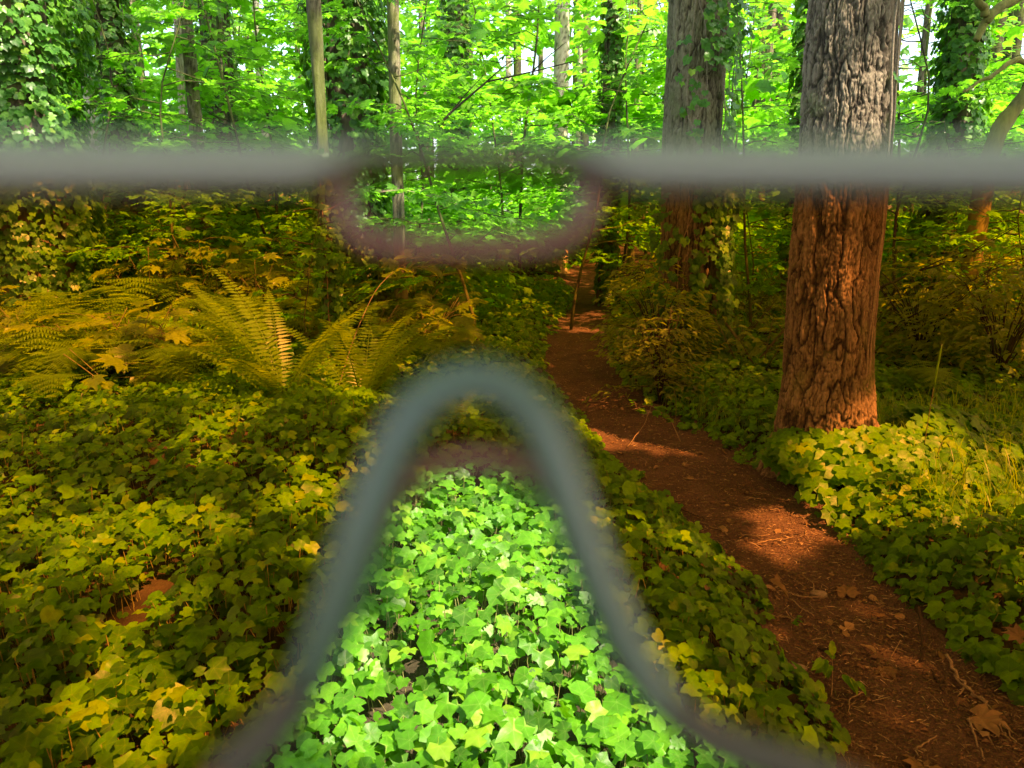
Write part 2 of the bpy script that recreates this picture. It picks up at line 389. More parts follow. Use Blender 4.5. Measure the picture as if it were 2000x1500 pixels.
# ------------------------------------------------------------------ chosen sun spots; crowns are cut open along each line to the sun
BEAMS = []   # (point, radius)
def beam(px, py, r, y=None, z=.1):
    BEAMS.append((ground_at(px, py, z) if y is None else at(px, py, y), r))
for a in [(1205, 835, .14), (1265, 850, .10), (1410, 1065, .05), (1540, 1035, .05), (1500, 975, .03), (1165, 602, .16), (1130, 530, .25), (1620, 1000, .16), (1830, 1290, .05),
          (1660, 920, .34), (1760, 930, .36), (1850, 960, .34), (1640, 985, .22), (1950, 1000, .3), (1720, 1010, .2), (1560, 930, .12),
          (180, 1110, .14), (250, 1130, .16), (330, 1065, .12), (100, 830, .30), (160, 820, .2), (20, 1000, .15), (300, 1250, .08), (260, 1470, .09), (540, 1170, .08),
          (760, 1400, .26), (980, 1380, .28), (1150, 1440, .22), (900, 1270, .24), (1080, 1220, .2), (600, 1480, .2), (820, 1130, .2), (1280, 1090, .10), (890, 1090, .2), (960, 1180, .22), (850, 1250, .16), (1010, 1060, .16), (750, 1300, .1), (900, 985, .1)]:
    beam(*a)
for a in [(400, 620, .42, 5.2), (500, 640, .34, 5.3), (640, 720, .16, 5.1), (470, 720, .32, 5.2), (740, 650, .12, 5.3), (15, 745, .2, 5.8), (250, 470, .15, 7.5), (830, 600, .2, 7),
          (1640, 260, .24, 4.1), (1690, 200, .20, 4.1), (1700, 260, .16, 4.1), (1670, 530, .07, 4.1), (1725, 830, .10, 4.1), (1590, 280, .05, 4.1), (1620, 340, .07, 4.1), (1340, 20, .1, 7), (1180, 470, .35, 11), (1250, 800, .12, 5.0), (1000, 600, .12, 10)]:
    beam(a[0], a[1], a[2], a[3])
for a in [(100, 520, .25, 7), (200, 600, .3, 6.2), (60, 680, .22, 5.6), (330, 500, .3, 7.5), (560, 560, .3, 7.4), (700, 610, .2, 6.5), (900, 560, .3, 8), (150, 730, .2, 5.6), (420, 430, .3, 9),
          (1850, 520, .35, 7), (1950, 600, .3, 6.5), (1800, 640, .2, 6.3), (1900, 440, .3, 7.5), (1220, 520, .3, 10), (1300, 640, .22, 5.8), (1400, 500, .2, 7.2), (1960, 760, .2, 5.6), (1480, 700, .2, 6.2)]:
    beam(*a[:2], a[2], a[3])
_r = np.random.default_rng(55)
for k in range(90):
    _y = 1.5 + 5.2 * _r.uniform() ** .8; _x = _r.uniform(-.75 * _y, .5); BEAMS.append((np.array([_x, _y, .15]), _r.uniform(.02, .10)))
for k in range(14):
    _y = _r.uniform(2.2, 5.5); _x = _r.uniform(.55 * _y + .4, .8 * _y + .4); BEAMS.append((np.array([_x, _y, .15]), _r.uniform(.01, .05)))
BP = np.array([b[0] for b in BEAMS]); BR = np.array([b[1] for b in BEAMS])
def open_to_sun(P):
    """True for crown leaves to cut so sun reaches a chosen spot"""
    hit = np.zeros(len(P), bool)
    for c, r in zip(BP, BR):
        q = P - c; t = q @ SDIR; d = np.linalg.norm(q - t[:, None] * SDIR, axis=1)
        hit |= (d < r * (1 + .35 * RNG.normal(size=len(P))) + .09) & (t > .5)
    return hit

# ------------------------------------------------------------------ trunks
def voro(u, v, nu, seed):
    """distance difference F2-F1 of a jittered lattice, periodic in u over nu cells"""
    iu, iv = np.floor(u).astype(np.int64), np.floor(v).astype(np.int64)
    f1 = np.full(u.shape, 9.0); f2 = np.full(u.shape, 9.0); idv = np.zeros(u.shape)
    for a in (-1, 0, 1):
        for b in (-1, 0, 1):
            cu, cv = iu + a, iv + b; wu = cu % nu
            jx = cu + .5 + .85 * (_hash(wu, cv, 0, seed) - .5); jy = cv + .5 + .85 * (_hash(wu, cv, 1, seed) - .5)
            d = np.hypot(u - jx, (v - jy)); h = _hash(wu, cv, 2, seed)
            nw = d < f1; f2 = np.where(nw, f1, np.minimum(f2, d)); idv = np.where(nw, h, idv); f1 = np.where(nw, d, f1)
    return f2 - f1, idv
def trunk_mesh(name, r0, H, fine_h, seg, dz, depth, cell=.075, lean=(0, 0), flare=.25, seed=1, taper=.35, wob=.02, zmin=-.3, stretch=.30):
    zs = np.concatenate([np.arange(zmin, fine_h, dz), np.linspace(fine_h, H, 26)[0:]])
    th = np.linspace(0, 2 * np.pi, seg, endpoint=False); TH, ZZ = np.meshgrid(th, zs)
    R = r0 * (1 - taper * ZZ / H) * (1 + flare * np.exp(-np.maximum(ZZ, -.2) / .35) * (1 + .35 * np.sin(TH * 3 + seed)) + .10 * np.exp(-np.maximum(ZZ, 0) / 1.4))
    cx, sy = np.cos(TH), np.sin(TH)
    k = r0 / cell; m = stretch / cell
    w1 = vnoise(cx * k * .8 + 7, sy * k * .8, ZZ * m * 1.6, seed) * .55; w2 = vnoise(cx * k * 2.2, sy * k * 2.2, ZZ * m * 4, seed + 5) * .22
    n1 = vnoise(cx * k + w1 + w2, sy * k + w1 - w2, ZZ * m + w2 * 1.2, seed + 7)
    n2 = vnoise(cx * k * 2.1 + w2 * 2, sy * k * 2.1 - w1 * 2, ZZ * m * 2.6 + w1, seed + 8)
    n3 = vnoise(cx * k * 4.3 + w1 * 3, sy * k * 4.3, ZZ * m * 7 + w2 * 3, seed + 9)
    big = sstep(.0, .22, np.abs(n1)); mid_ = sstep(0, .2, np.abs(n2)); small = sstep(0, .3, np.abs(n3))
    f = r0 / .28 * .062 / cell if False else 1.0
    rough = vnoise(cx * k * 6, sy * k * 6, ZZ * m * 16, seed + 11) * .5 + vnoise(cx * k * 12, sy * k * 12, ZZ * m * 40, seed + 12) * .35
    plate = big * (.34 + .14 * n1 + .10 * n2) + mid_ * .24 * (.35 + .65 * big) + small * .24 + rough * .30
    R = R + depth * (plate - .7) + wob * vnoise(cx * 1.2, sy * 1.2, ZZ * .9, seed + 20)
    lx = lean[0] * ZZ + .04 * vnoise(0, 0, ZZ * .3, seed + 31); ly = lean[1] * ZZ
    V = np.stack([R * cx + lx, R * sy + ly, ZZ], -1).reshape(-1, 3)
    n = seg; i = np.arange(len(zs) - 1)[:, None] * n; j = np.arange(n)[None]; j2 = (j + 1) % n
    F = np.stack([i + j, i + j2, i + n + j2, i + n + j], -1).reshape(-1, 4)
    return mesh(name, V, F, {'plate': np.clip(plate, 0, 1).ravel() - .25})

def sprays(cl, centre, rad, nb, leaf, spacing, zsquash=.6, seed=0, geo=None, origin=None, up=.25, br=.015, jit=.25):
    """branches reaching out from a stem, each a flat fan of leaves. centre: function t-> point"""
    r = np.random.default_rng(seed)
    for b in range(nb):
        t = (b + r.uniform(.2, .8)) / nb
        o = centre(t); az = r.uniform(0, 2 * np.pi) ; L = rad * r.uniform(.6, 1.1) * (1 - .35 * t)
        d = np.array([math.cos(az), math.sin(az), 0]); s = np.linspace(0, 1, 8)
        rise = r.uniform(-.05, .5) * up / .25
        pts = o + d * (s * L)[:, None] + np.array([0, 0, 1]) * ((rise * s - .45 * s ** 2 * r.uniform(.4, 1.1)) * L * .6)[:, None]
        pts[1:-1] += r.normal(size=(6, 3)) * L * .02
        if geo is not None: geo.tube(pts, np.linspace(br, br * .25, 8), 4)
        sid = np.array([-d[1], d[0], 0])
        for k in np.arange(.22, 1.0, max(.09, spacing * 1.3 / L)):
            base = o * 0 + np.array([np.interp(k, s, pts[:, a]) for a in range(3)])
            for sg in (-1, 1):
                tl = L * (.42 - .30 * k) * r.uniform(.7, 1.2) + .05
                td = nrm(d * r.uniform(.5, .9) + sid * sg * r.uniform(.6, 1)); td[2] -= r.uniform(0, .15)
                m = max(1, int(tl / spacing)); q = (np.arange(m) + r.uniform(.3, .9, m)) / m * tl
                tp = base + td * q[:, None] + np.array([0, 0, -.12]) * (q ** 2 / max(tl, .1))[:, None] + r.normal(size=(m, 3)) * spacing * jit
                if geo is not None and tl > .25: geo.tube(np.array([base, base + td * tl * .5, base + td * tl + np.array([0, 0, -.1 * tl])]), [br * .3, br * .2, br * .1], 3)
                nor = np.array([0, 0, 1]) + r.normal(size=(m, 3)) * .30 + d * .15
                tip = td * .8 + sid * sg * r.uniform(-1, 1, m)[:, None] * .9 + np.array([0, 0, -.25])
                cl.add(tp, frames(nor, tip), leaf * r.uniform(.6, 1.15, m), r.uniform(size=m) * .8 + .1 * (b % 3))

def xat(px, y): return float(at(px, 300, y)[0])
def crown_of(tree, x, y, z0, z1, rad, n, leaf, mat, tp, seed, beams=True, nparts=0):
    r = np.random.default_rng(seed)
    u = r.uniform(size=n) ** .8; a = r.uniform(0, 2 * np.pi, n); q = np.sqrt(r.uniform(size=n))
    prof = rad * (1 - .75 * u) * np.where(u < .08, .6, 1)
    P = np.stack([x + np.cos(a) * q * prof, y + np.sin(a) * q * prof, z0 + u * (z1 - z0) - q * .6], -1)
    k = vnoise(P[:, 0] * .9, P[:, 1] * .9, P[:, 2] * .9, seed) > -.25
    if beams: k &= ~open_to_sun(P)
    P = P[k]; m = len(P)
    R = frames(np.array([0, 0, 1]) + r.normal(size=(m, 3)) * .35, np.stack([np.cos(a[k]), np.sin(a[k]), -.3 + 0 * a[k]], -1))
    o = link("crown", leaves_mesh("crown", tp, P - np.array(tree.location), R, leaf * r.uniform(.6, 1.2, m), r.uniform(size=m)), mat, tree); o['kind'] = 'stuff'
def tall_tree(name, label, cat, x, y, r, H, mat, lean=(0, 0), seed=1, fine=6, seg=48, dz=.08, depth=.02, cell=.09, crown=None, group=None, **k):
    z = float(hgt(x, y))
    t = empty(name, (x, y, z), label, cat, group)
    link("trunk", trunk_mesh("trunk", r, H, fine, seg, dz, depth, cell, lean, seed=seed, **k), mat, t)
    if crown:
        z0, z1, rad, n, leaf, cm, tp = crown
        crown_of(t, x + lean[0] * z0, y + lean[1] * z0, z0, z1, rad, n, leaf, cm, tp, seed)
    return t
def climbing(label, x, y, r, z0, z1, bulge, dens, size, seed, n_parts=0, az=None, lean=(0, 0), group=None, mat=None, stems=4, z_base=0, tp='ivy', far='ivy_s', split=9):
    rg = np.random.default_rng(seed)
    zb = float(hgt(x, y)); t = empty("climbing_ivy", (x, y, zb), label, "ivy", group)
    R0 = r + bulge; width = 2 * math.pi if az is None else az[1] - az[0]
    n = int(width * R0 * (z1 - z0) * dens)
    a = rg.uniform(0, 2 * math.pi, n) if az is None else rg.normal((az[0] + az[1]) / 2, width / 4, n)
    z = rg.uniform(z0, z1, n)
    bl = r + .03 + bulge * (.55 + .6 * vnoise(np.cos(a) * 2.2 + seed, np.sin(a) * 2.2, z * 1.6, seed) + .3 * vnoise(np.cos(a) * 5, np.sin(a) * 5, z * 4, seed + 1)) + rg.uniform(-.07, .03, n)
    k = vnoise(np.cos(a) * 4, np.sin(a) * 4, z * 3, seed + 3) > (-.72 if az is None else -.15)
    if az is not None: bl = np.minimum(bl, r + .03 + bulge)
    a, z, bl = a[k], z[k], np.maximum(bl[k], r + .02); n = len(a)
    out = np.stack([np.cos(a), np.sin(a), 0 * a], -1)
    P = out * bl[:, None] + np.stack([x + lean[0] * z, y + lean[1] * z, zb + z], -1)
    nor = out + np.array([0, 0, .55]) + rg.normal(size=(n, 3)) * .28
    tip = np.array([0, 0, -1.0]) + rg.normal(size=(n, 3)) * .45
    c = Cloud(); c.add(P, frames(nor, tip), size * rg.uniform(.55, 1.2, n), rg.uniform(size=n) * .95)
    emit(c, tp, far, mat or M_IVYT, t, n_parts, split_d=split)
    gz = Geo()
    for s in range(stems):
        zz = np.linspace(z0 if z_base is None else z_base, z1, 40)
        a0 = rg.uniform(0, 2 * math.pi) if az is None else rg.uniform(*az)
        aa = a0 + .35 * vnoise(zz * 1.1, s * 3.3, 0, seed + 50) + .12 * vnoise(zz * 5, s * 3.3, 0, seed + 51)
        rr = r * (1.0 + .03 * np.exp(-zz / .3)) + .028
        gz.tube(np.stack([np.cos(aa) * rr + lean[0] * zz, np.sin(aa) * rr + lean[1] * zz, zz], -1), np.linspace(.008, .003, 40) * rg.uniform(.5, 1.2), 5)
    if stems: link("stem", gz.mesh("stem"), M_TWIG, t)
    return t

CON = lambda z0, z1, rad, n: (z0, z1, rad, n, .42, M_NEEDLE, 'oval_s')
# the two big firs in front
F1 = (xat(1650, 4.35), 4.35); F2 = (xat(1352, 7.6), 7.6)
tall_tree("fir_tree", "big reddish brown fir trunk with deeply furrowed bark, nearest the bend of the path", "tree", F1[0], F1[1], .218, 22, M_FIR, (-.018, 0), 11, 4.6, 460, .0070, .026, .046, CON(11, 22, 3.6, 1500), flare=.48, wob=.03, stretch=.22)
tall_tree("fir_tree", "grey brown fir trunk behind the round shrub, ivy running up one flank", "tree", F2[0], F2[1], .285, 24, M_FIR2, (.0, 0), 23, 5.2, 320, .011, .026, .050, CON(12, 24, 3.6, 1500), flare=.15, wob=.03, stretch=.17)
climbing("thin ivy running up the sunny flank of the grey brown fir", F2[0], F2[1], .345, .9, 5.5, .13, 300, .09, 5, 160, (-2.1, -.15), stems=7)
climbing("bushy skirt of ivy round the foot of the grey brown fir", F2[0], F2[1], .36, .0, 1.75, .20, 420, .095, 9, 160, (-2.6, .2), stems=3)
climbing("sparse bare ivy stems on the big reddish fir trunk", F1[0], F1[1], .235, 1.2, 6.0, .05, 4, .07, 6, 10, (-1.9, -.2), stems=3, lean=(-.018, 0))
# ivy wrapped trees and bare trunks, from the frame's one end to the other
T = lambda px, y, wpx: (xat(px, y), y, wpx / FPX * y * CP / 2)
def ivy_tree(px, y, wpx, lab_t, lab_i, seed, r=None, parts=0, z0=0, z1=6.5, dens=150, size=.095, H=22, mat=M_DARKBARK, bulge=None, lean=(0, 0), mi=None):
    x, y, half = T(px, y, wpx); r = r or half * .55; bulge = bulge or (half - r)
    tall_tree("ivy_clad_tree", lab_t, "tree", x, y, r, H, mat, lean, seed, 8, 40, .1, .02, .09, CON(10, H, 3.2, 500))
    climbing(lab_i, x, y, r, z0, z1, bulge, dens * 2.0, size, seed + 100, parts, lean=lean, mat=mi)
ivy_tree(40, 8.3, 270, "thick trunk almost hidden by ivy, nearest of the ivy clad trees", "dense broad leaved ivy wrapped round the thickest trunk at the frame edge", 31, .46, 300, 0, 6.0, 210, .10)
ivy_tree(238, 10.5, 84, "slim dark trunk beside the pale sunlit stem, ivy covered", "ivy sleeve on the slim dark trunk beside the pale sunlit stem", 32, parts=60, dens=150)
ivy_tree(690, 9.2, 165, "wide trunk behind the thin mossy stem, wrapped in ivy", "ivy sleeve on the wide trunk behind the thin mossy stem", 33, .26, 200, 0, 6.5, 210, .10)
ivy_tree(893, 18, 58, "distant dark trunk above the slot of the sunglasses, ivy at its top", "ivy sleeve on the distant dark trunk above the slot", 34, dens=90, size=.13, z1=11)
ivy_tree(1192, 13.5, 48, "dark ivy clad trunk midway between the grey snag and the grey brown fir", "ivy sleeve on the dark trunk beside the grey brown fir", 35, parts=30, dens=130, size=.11, z1=8)
ivy_tree(1562, 11.5, 52, "dark ivy clad trunk peeping out from behind the big reddish fir", "ivy sleeve on the dark trunk behind the big reddish fir", 36, parts=30, dens=150, size=.11, z1=7)
ivy_tree(1858, 9.5, 105, "ivy clad trunk under the bright sky gap beyond the big reddish fir", "sunlit ivy sleeve on the trunk under the bright sky gap", 37, .19, 120, 0, 6.5, 210, .095)
ivy_tree(440, 17, 70, "broad reddish distant fir trunk with ivy round its flanks", "patchy ivy round the broad distant reddish fir", 38, .33, 30, 0, 6, 60, .12, mat=M_FIR, bulge=.10)
M_POLE = bark_mat("mossy_bark_shade_toned", (.014, .012, .007), (.040, .036, .021), (.12, .11, .07), (.09, .12, .02), .22, 60, stretch=.6)  # bark colour darkened to stand in for missing shade on this stem
for px, y, wpx, lab, m, sd, ln in [
    (190, 12, 22, "thin pale sunlit trunk between two ivy sleeves", M_PALE, 41, (-.01, 0)),
    (384, 12.5, 23, "slim brown trunk beside the crooked pale stem", M_BARK, 42, (0, 0)),
    (352, 12.2, 13, "crooked pale mossy stem leaning against the slim brown trunk", M_PALE, 43, (.035, 0)),
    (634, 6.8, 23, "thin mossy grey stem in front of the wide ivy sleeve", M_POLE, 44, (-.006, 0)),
    (778, 8.6, 24, "thin brown stem close beside the wide ivy sleeve", M_BARK, 45, (.004, 0)),
    (1094, 22, 33, "bare grey trunk against the pale sky gaps", M_PALE, 46, (-.004, 0)),
    (290, 19, 16, "far slender trunk beyond the slim ivy clad one", M_BARK, 47, (0, 0)),
    (520, 24, 16, "far slender trunk in the bright leaves beyond the broad reddish fir", M_PALE, 48, (0, 0)),
    (995, 26, 12, "far thin trunk among pale sky gaps beside the bare grey trunk", M_PALE, 49, (0, 0)),
    (1130, 30, 10, "far thin sunlit trunk just past the bare grey trunk", M_PALE, 50, (0, 0)),
    (1238, 20, 14, "far brown trunk beyond the dark ivy clad one", M_BARK, 51, (.01, 0)),
    (1490, 22, 16, "far dark trunk between the two firs", M_DARKBARK, 52, (0, 0)),
    (1785, 24, 14, "far slender dark trunk against the white sky gap", M_DARKBARK, 53, (0, 0)),
    (75, 16, 30, "dark trunk in the leaves behind the thickest ivy sleeve", M_DARKBARK, 54, (0, 0)),
    (830, 27, 14, "far dark trunk between the wide ivy sleeve and the slot", M_DARKBARK, 55, (0, 0))]:
    x, y, half = T(px, y, wpx)
    tall_tree("slender_tree", lab, "tree", x, y, half, 17, m, ln, sd, 9, 32, .07, .012 if half < .12 else .02, .05, (9, 17, 2.4, 260, .36, M_NEEDLE, 'oval_s'), flare=.2, taper=.25, wob=.02)

climbing("added ivy hiding the sunlit lower part of the thin mossy grey stem", xat(634, 6.8), 6.8, .05, .1, 2.0, .09, 420, .075, 77, 40, lean=(-.006, 0), stems=2)  # added cover over the sunlit foot, in place of dark undergrowth
# leaning mossy maple by the frame edge
def limbs(label, base, paths, mat, name="leaning_maple"):
    z = float(hgt(base[0], base[1])); t = empty(name, (base[0], base[1], z), label, "tree")
    for nm, pts, r0, r1 in paths:
        pts = np.array(pts, float); s = np.linspace(0, 1, len(pts)); ss = np.linspace(0, 1, 40)
        q = np.stack([np.interp(ss, s, pts[:, k]) for k in range(3)], -1)
        q[1:-1] = (q[:-2] + q[1:-1] * 2 + q[2:]) / 4; q[1:-1] = (q[:-2] + q[1:-1] * 2 + q[2:]) / 4
        q += np.stack([vnoise(ss * 9, 1, 0, 5), vnoise(ss * 9, 2, 0, 6), vnoise(ss * 9, 3, 0, 7)], -1) * .02
        V, F, tr = tube(q - np.array([base[0], base[1], z]), np.linspace(r0, r1, 40) * (1 + .12 * vnoise(ss * 14, 4, 0, 8)), 14)
        V = V + np.stack([vnoise(V[:, 0] * 25, V[:, 1] * 25, V[:, 2] * 25, 60 + k) for k in range(3)], -1) * .006
        link(nm, mesh(nm, V, [F, tr], {'plate': .2 + .2 * vnoise(V[:, 0] * 20, V[:, 1] * 20, V[:, 2] * 8, 3)}), mat, t)
    return t
b0 = ground_at(1900, 700)[:2]; yb = 7.2
M_MOSS = bark_mat("moss_covered_bark", (.05, .045, .02), (.16, .14, .05), (.30, .26, .12), (.24, .22, .05), .3, 30)
lm_base = (xat(1915, yb), yb)
lm = limbs("crooked moss covered maple leaning in at the frame edge", lm_base, [
    ("trunk", [(lm_base[0], yb, 0), at(1925, 330, yb), at(1955, 250, yb), at(2010, 185, yb), at(2070, 60, yb), at(2150, -150, yb + .4), at(2200, -500, yb + 1)], .085, .05),
    ("limb", [at(2075, 160, yb), at(1990, 118, yb - .1), at(1930, 150, yb - .2), at(1880, 180, yb - .3)], .03, .012),
    ("limb", [at(2060, -60, yb), at(1975, 5, yb - .1), at(1930, 30, yb - .2), at(1905, 80, yb - .2)], .055, .03),
    ("limb", [at(1925, 35, yb - .2), at(1900, -40, yb - .3), at(1870, -160, yb - .2)], .035, .02)], M_MOSS)
c = Cloud()
sprays(c, lambda t: at(2040, 150 - 500 * t, yb) , 1.7, 9, .11, .085, seed=3, br=.01)
emit(c, 'maple', 'maple_s', M_MAPLE, lm, 80)

# ------------------------------------------------------------------ unseen maples added outside the frame to shade the clearing and mossy stem
def shade_tree(x, y, H, zc, rad, n, seed, label, leaf=.25, thick=2.6):
    z = float(hgt(x, y)); t = empty("added_shade_maple", (x, y, z), label, "tree", "unseen maples added to shade the clearing")
    r = np.random.default_rng(seed)
    g = Geo(); g.tube(np.array([[0, 0, -.3], [.05, 0, 1.5], [0, .1, 4], [.1, 0, zc], [0, 0, zc + thick * .6]]), [.34, .27, .22, .14, .04], 14)
    link("trunk", g.mesh("trunk"), M_BARK, t)
    for k in range(9):
        a = k * 2.4 + seed; e = np.array([math.cos(a), math.sin(a), .22 + .3 * r.uniform()]) * rad * .85
        s = np.array([0, 0, zc * .55 + .3 * k]); b = Geo(); b.tube(np.array([s, s + e * .35 + [0, 0, .5], s + e * .7 + [0, 0, .7], s + e + [0, 0, .4]]), [.09, .07, .045, .015], 6)
        link("limb", b.mesh("limb"), M_BARK, t)
    u = r.normal(size=(n, 3)); u /= np.linalg.norm(u, axis=1)[:, None]; u *= r.uniform(size=n)[:, None] ** (1 / 3)
    P = np.array([x, y, z + zc]) + u * [rad, rad, thick]
    k = ~open_to_sun(P) & (vnoise(P[:, 0] * 1.1, P[:, 1] * 1.1, P[:, 2] * 1.1, 77) > -.45)
    P = P[k]; m = len(P)
    R = frames(np.array([0, 0, 1]) + SDIR * .4 + r.normal(size=(m, 3)) * .3, rnd_dirs(m, r) + [0, 0, -.3])
    o = link("crown", leaves_mesh("crown", 'maple_s', P - np.array(t.location), R, leaf * r.uniform(.7, 1.2, m), r.uniform(size=m)), M_MAPLE, t); o['kind'] = 'stuff'
for k, (x, y, H, zc, rad, n_) in enumerate([(6.5, -3.0, 14, 9.5, 4.8, 5600), (2.6, -5.2, 14, 8.5, 4.6, 5000), (10.0, -.2, 14, 10, 4.8, 5000), (7.5, -7.2, 13, 9, 4.2, 3400), (.8, -2.6, 14, 10.5, 4.2, 3600), (7.0, 3.0, 13, 9.0, 3.9, 2400), (11.5, -4.5, 13, 9, 3.8, 2400), (-3.6, -4.2, 13, 9, 4.4, 3000), (-6.5, -1.0, 13, 9.5, 4.2, 2400), (5.9, 2.2, 13, 9.2, 3.7, 4200)]):
    shade_tree(x, y, H, zc, rad, n_, 200 + k, "unseen maple added outside the frame so its crown shades the path")

# ------------------------------------------------------------------ vine maples and saplings of the understory
GAPS = [(1500, 1502, 1, 0, 1), (362, 405, 12, 0, 320), (418, 468, 16, 0, 300), (1078, 1112, 21, 0, 170), (180, 201, 11.5, 0, 300), (868, 920, 17, 0, 110), (1168, 1216, 13, 0, 300), (1545, 1580, 11, 0, 400), (1740, 1860, 99, 0, 180), (1930, 2040, 99, 0, 120), (835, 865, 99, 270, 345), (1810, 1905, 9, 0, 280)]
def view_gap(P, r):
    """sprays thin out where the photograph looks through to a trunk or to the sky"""
    px, py, dep = proj(P); keep = np.ones(len(P), bool)
    for a, b, yy, t, u in GAPS:
        keep &= ~((px > a) & (px < b) & (py > t) & (py < u) & (P[:, 1] < yy) & (r.uniform(size=len(P)) < .82))
    return keep
def vine_maple(px, y, H, rad, nb, leaf, spacing, seed, label, parts=0, group=None, lean=None, start=.18, mat=None, split=9, cl_geo=True, far='maple_s'):
    x = xat(px, y); z = float(hgt(x, y)); r = np.random.default_rng(seed)
    t = empty("vine_maple", (x, y, z), label, "small tree", group)
    ln = lean if lean is not None else (r.uniform(-.15, .15), r.uniform(-.1, .1))
    ss = np.linspace(0, 1, 12)
    pts = np.stack([ln[0] * H * ss ** 1.6 + .20 * vnoise(ss * 3, seed, 0, 1), ln[1] * H * ss + .12 * vnoise(ss * 3, seed, 0, 2), H * ss], -1)
    g = Geo(); g.tube(pts, np.linspace(.020, .006, 12) * H / 4, 7)
    link("trunk", g.mesh("trunk"), M_BARK, t)
    leaf *= 1.2; c = Cloud(); gb = Geo(); w0 = pts + [x, y, z]
    f = lambda q: np.array([np.interp(start + (1 - start) * q, ss, w0[:, k]) for k in range(3)])
    sprays(c, f, rad, nb, leaf, spacing, seed=seed, geo=gb if cl_geo else None, br=.007 if y < 15 else .012)
    if cl_geo:
        for kk in range(len(gb.V)): gb.V[kk] = gb.V[kk] - [x, y, z]
        o = link("branchwork", gb.mesh("branchwork"), M_BARK, t); o['kind'] = 'stuff'
    P, R, S, C = c.cat(); vg = view_gap(P, r); P, R, S, C = P[vg], R[vg], S[vg], C[vg]; k = ~open_to_sun(P); d = P - np.array([0, 0, 1.5]); k &= np.linalg.norm(d, axis=1) > 3.0
    emit((P[k], R[k], S[k], C[k]), 'maple', far, mat or M_MAPLE, t, parts, split_d=split)
    return t
vm = [(940, 8.2, 4.2, 1.9, 20, .12, .095, "vine maple spreading layered sprays above and below the slot", 160),
      (1120, 10.5, 4.6, 2.1, 20, .12, .10, "vine maple with a dark arching branch between the slot and the dark ivy clad trunk", 100),
      (800, 11.5, 4.8, 2.0, 20, .12, .10, "vine maple with bright leaves just past the thin brown stem", 60),
      (1480, 8.8, 4.0, 1.5, 15, .13, .10, "vine maple filling the gap between the two firs", 100),
      (1790, 7.4, 3.6, 1.3, 12, .13, .10, "vine maple whose bright leaves reach out from behind the big reddish fir", 90),
      (330, 8.8, 3.6, 1.8, 16, .12, .095, "vine maple in front of the crooked pale stem", 90),
      (510, 11, 5.0, 2.0, 19, .12, .10, "vine maple with yellow green sprays beside the broad distant fir", 60),
      (180, 9.4, 4.2, 1.6, 14, .12, .10, "vine maple sprays between the two ivy sleeves by the pale trunk", 60),
      (1950, 9.5, 4.6, 1.9, 17, .12, .10, "vine maple behind the crooked moss covered maple", 50),
      (1870, 8.4, 2.3, 1.6, 16, .115, .09, "low vine maple making a bright thicket right behind the slanting dark branches", 60),
      (2030, 7.2, 2.1, 1.4, 14, .115, .09, "low vine maple at the frame edge beyond the grass", 60),
      (1470, 9.4, 2.2, 1.3, 13, .115, .09, "low vine maple behind the ivy skirt of the grey brown fir", 40),
      (615, 6.3, 1.5, .8, 10, .115, .085, "knee high vine maple hiding the foot of the thin mossy stem", 60),
      (300, 9.6, 2.4, 1.7, 16, .12, .09, "low vine maple beyond the thimbleberries on the bank", 40)]
for k, (px, y, H, rad, nb, leaf, sp, lab, parts) in enumerate(vm):
    vine_maple(px, y, H, rad, nb, leaf, sp, 300 + k, lab, parts, lean={0: (-.38, .1), 1: (.30, .05)}.get(k))
r_ = np.random.default_rng(99)
k = 0
for y0, num, H0 in [(12.5, 8, 6.0), (16.5, 9, 7.5), (22, 9, 9.5), (29, 9, 12)]:
    for j in range(num):
        px = -150 + 2300 * (j + r_.uniform(.15, .85)) / num; y = y0 * r_.uniform(.9, 1.12)
        if 1020 < px < 1180 and y < 24: px += 130
        if 770 < px < 900: px += 90
        vine_maple(px, y, H0 * r_.uniform(.8, 1.1), 2.3 + y * .06, int(20 + y * .4), .16 + y * .008, .115 + y * .007, 400 + k,
                   "bright green vine maple in the sunlit understory beyond the clearing", 0, "vine maples beyond the clearing", split=0, cl_geo=y < 20); k += 1
# the far wood that closes the view
def far_woods():
    r = np.random.default_rng(5); n = 42000
    a = r.uniform(-.95, .95, n); d = r.uniform(38, 75, n)
    x, y = np.sin(a) * d, np.cos(a) * d; z = r.uniform(0, 1, n) ** 1.3 * 26 * (d / 60)
    dens = vnoise(x * .12, y * .12, z * .22, 8) + .6 * vnoise(x * .4, y * .4, z * .5, 9)
    k = dens > -.38 + .35 * (z / 26)
    P = np.stack([x, y, z], -1)[k]; P = P[view_gap(P, r)]; m = len(P)
    R = frames(np.array([0, -.5, 1]) + r.normal(size=(m, 3)) * .5, rnd_dirs(m, r) + [0, 0, -.3])
    o = link("far_woods", leaves_mesh("far_woods", 'maple_s', P, R, r.uniform(.5, 1.0, m), r.uniform(size=m)), M_MAPLE); tag(o, "mass of sunlit woodland closing the view far off", None, None, 'stuff')
    g = Geo()
    for k in range(60):
        aa = r.uniform(-.8, .8); dd = r.uniform(34, 70); p = np.array([math.sin(aa) * dd, math.cos(aa) * dd, -1]); g.tube(np.array([p, p + [0, 0, 14], p + [0, 0, 28]]), [.3, .24, .1], 7)
    o = link("far_trunks", g.mesh("far_trunks"), M_BARK); tag(o, "trunks of the far wood", None, None, 'stuff')
far_woods()

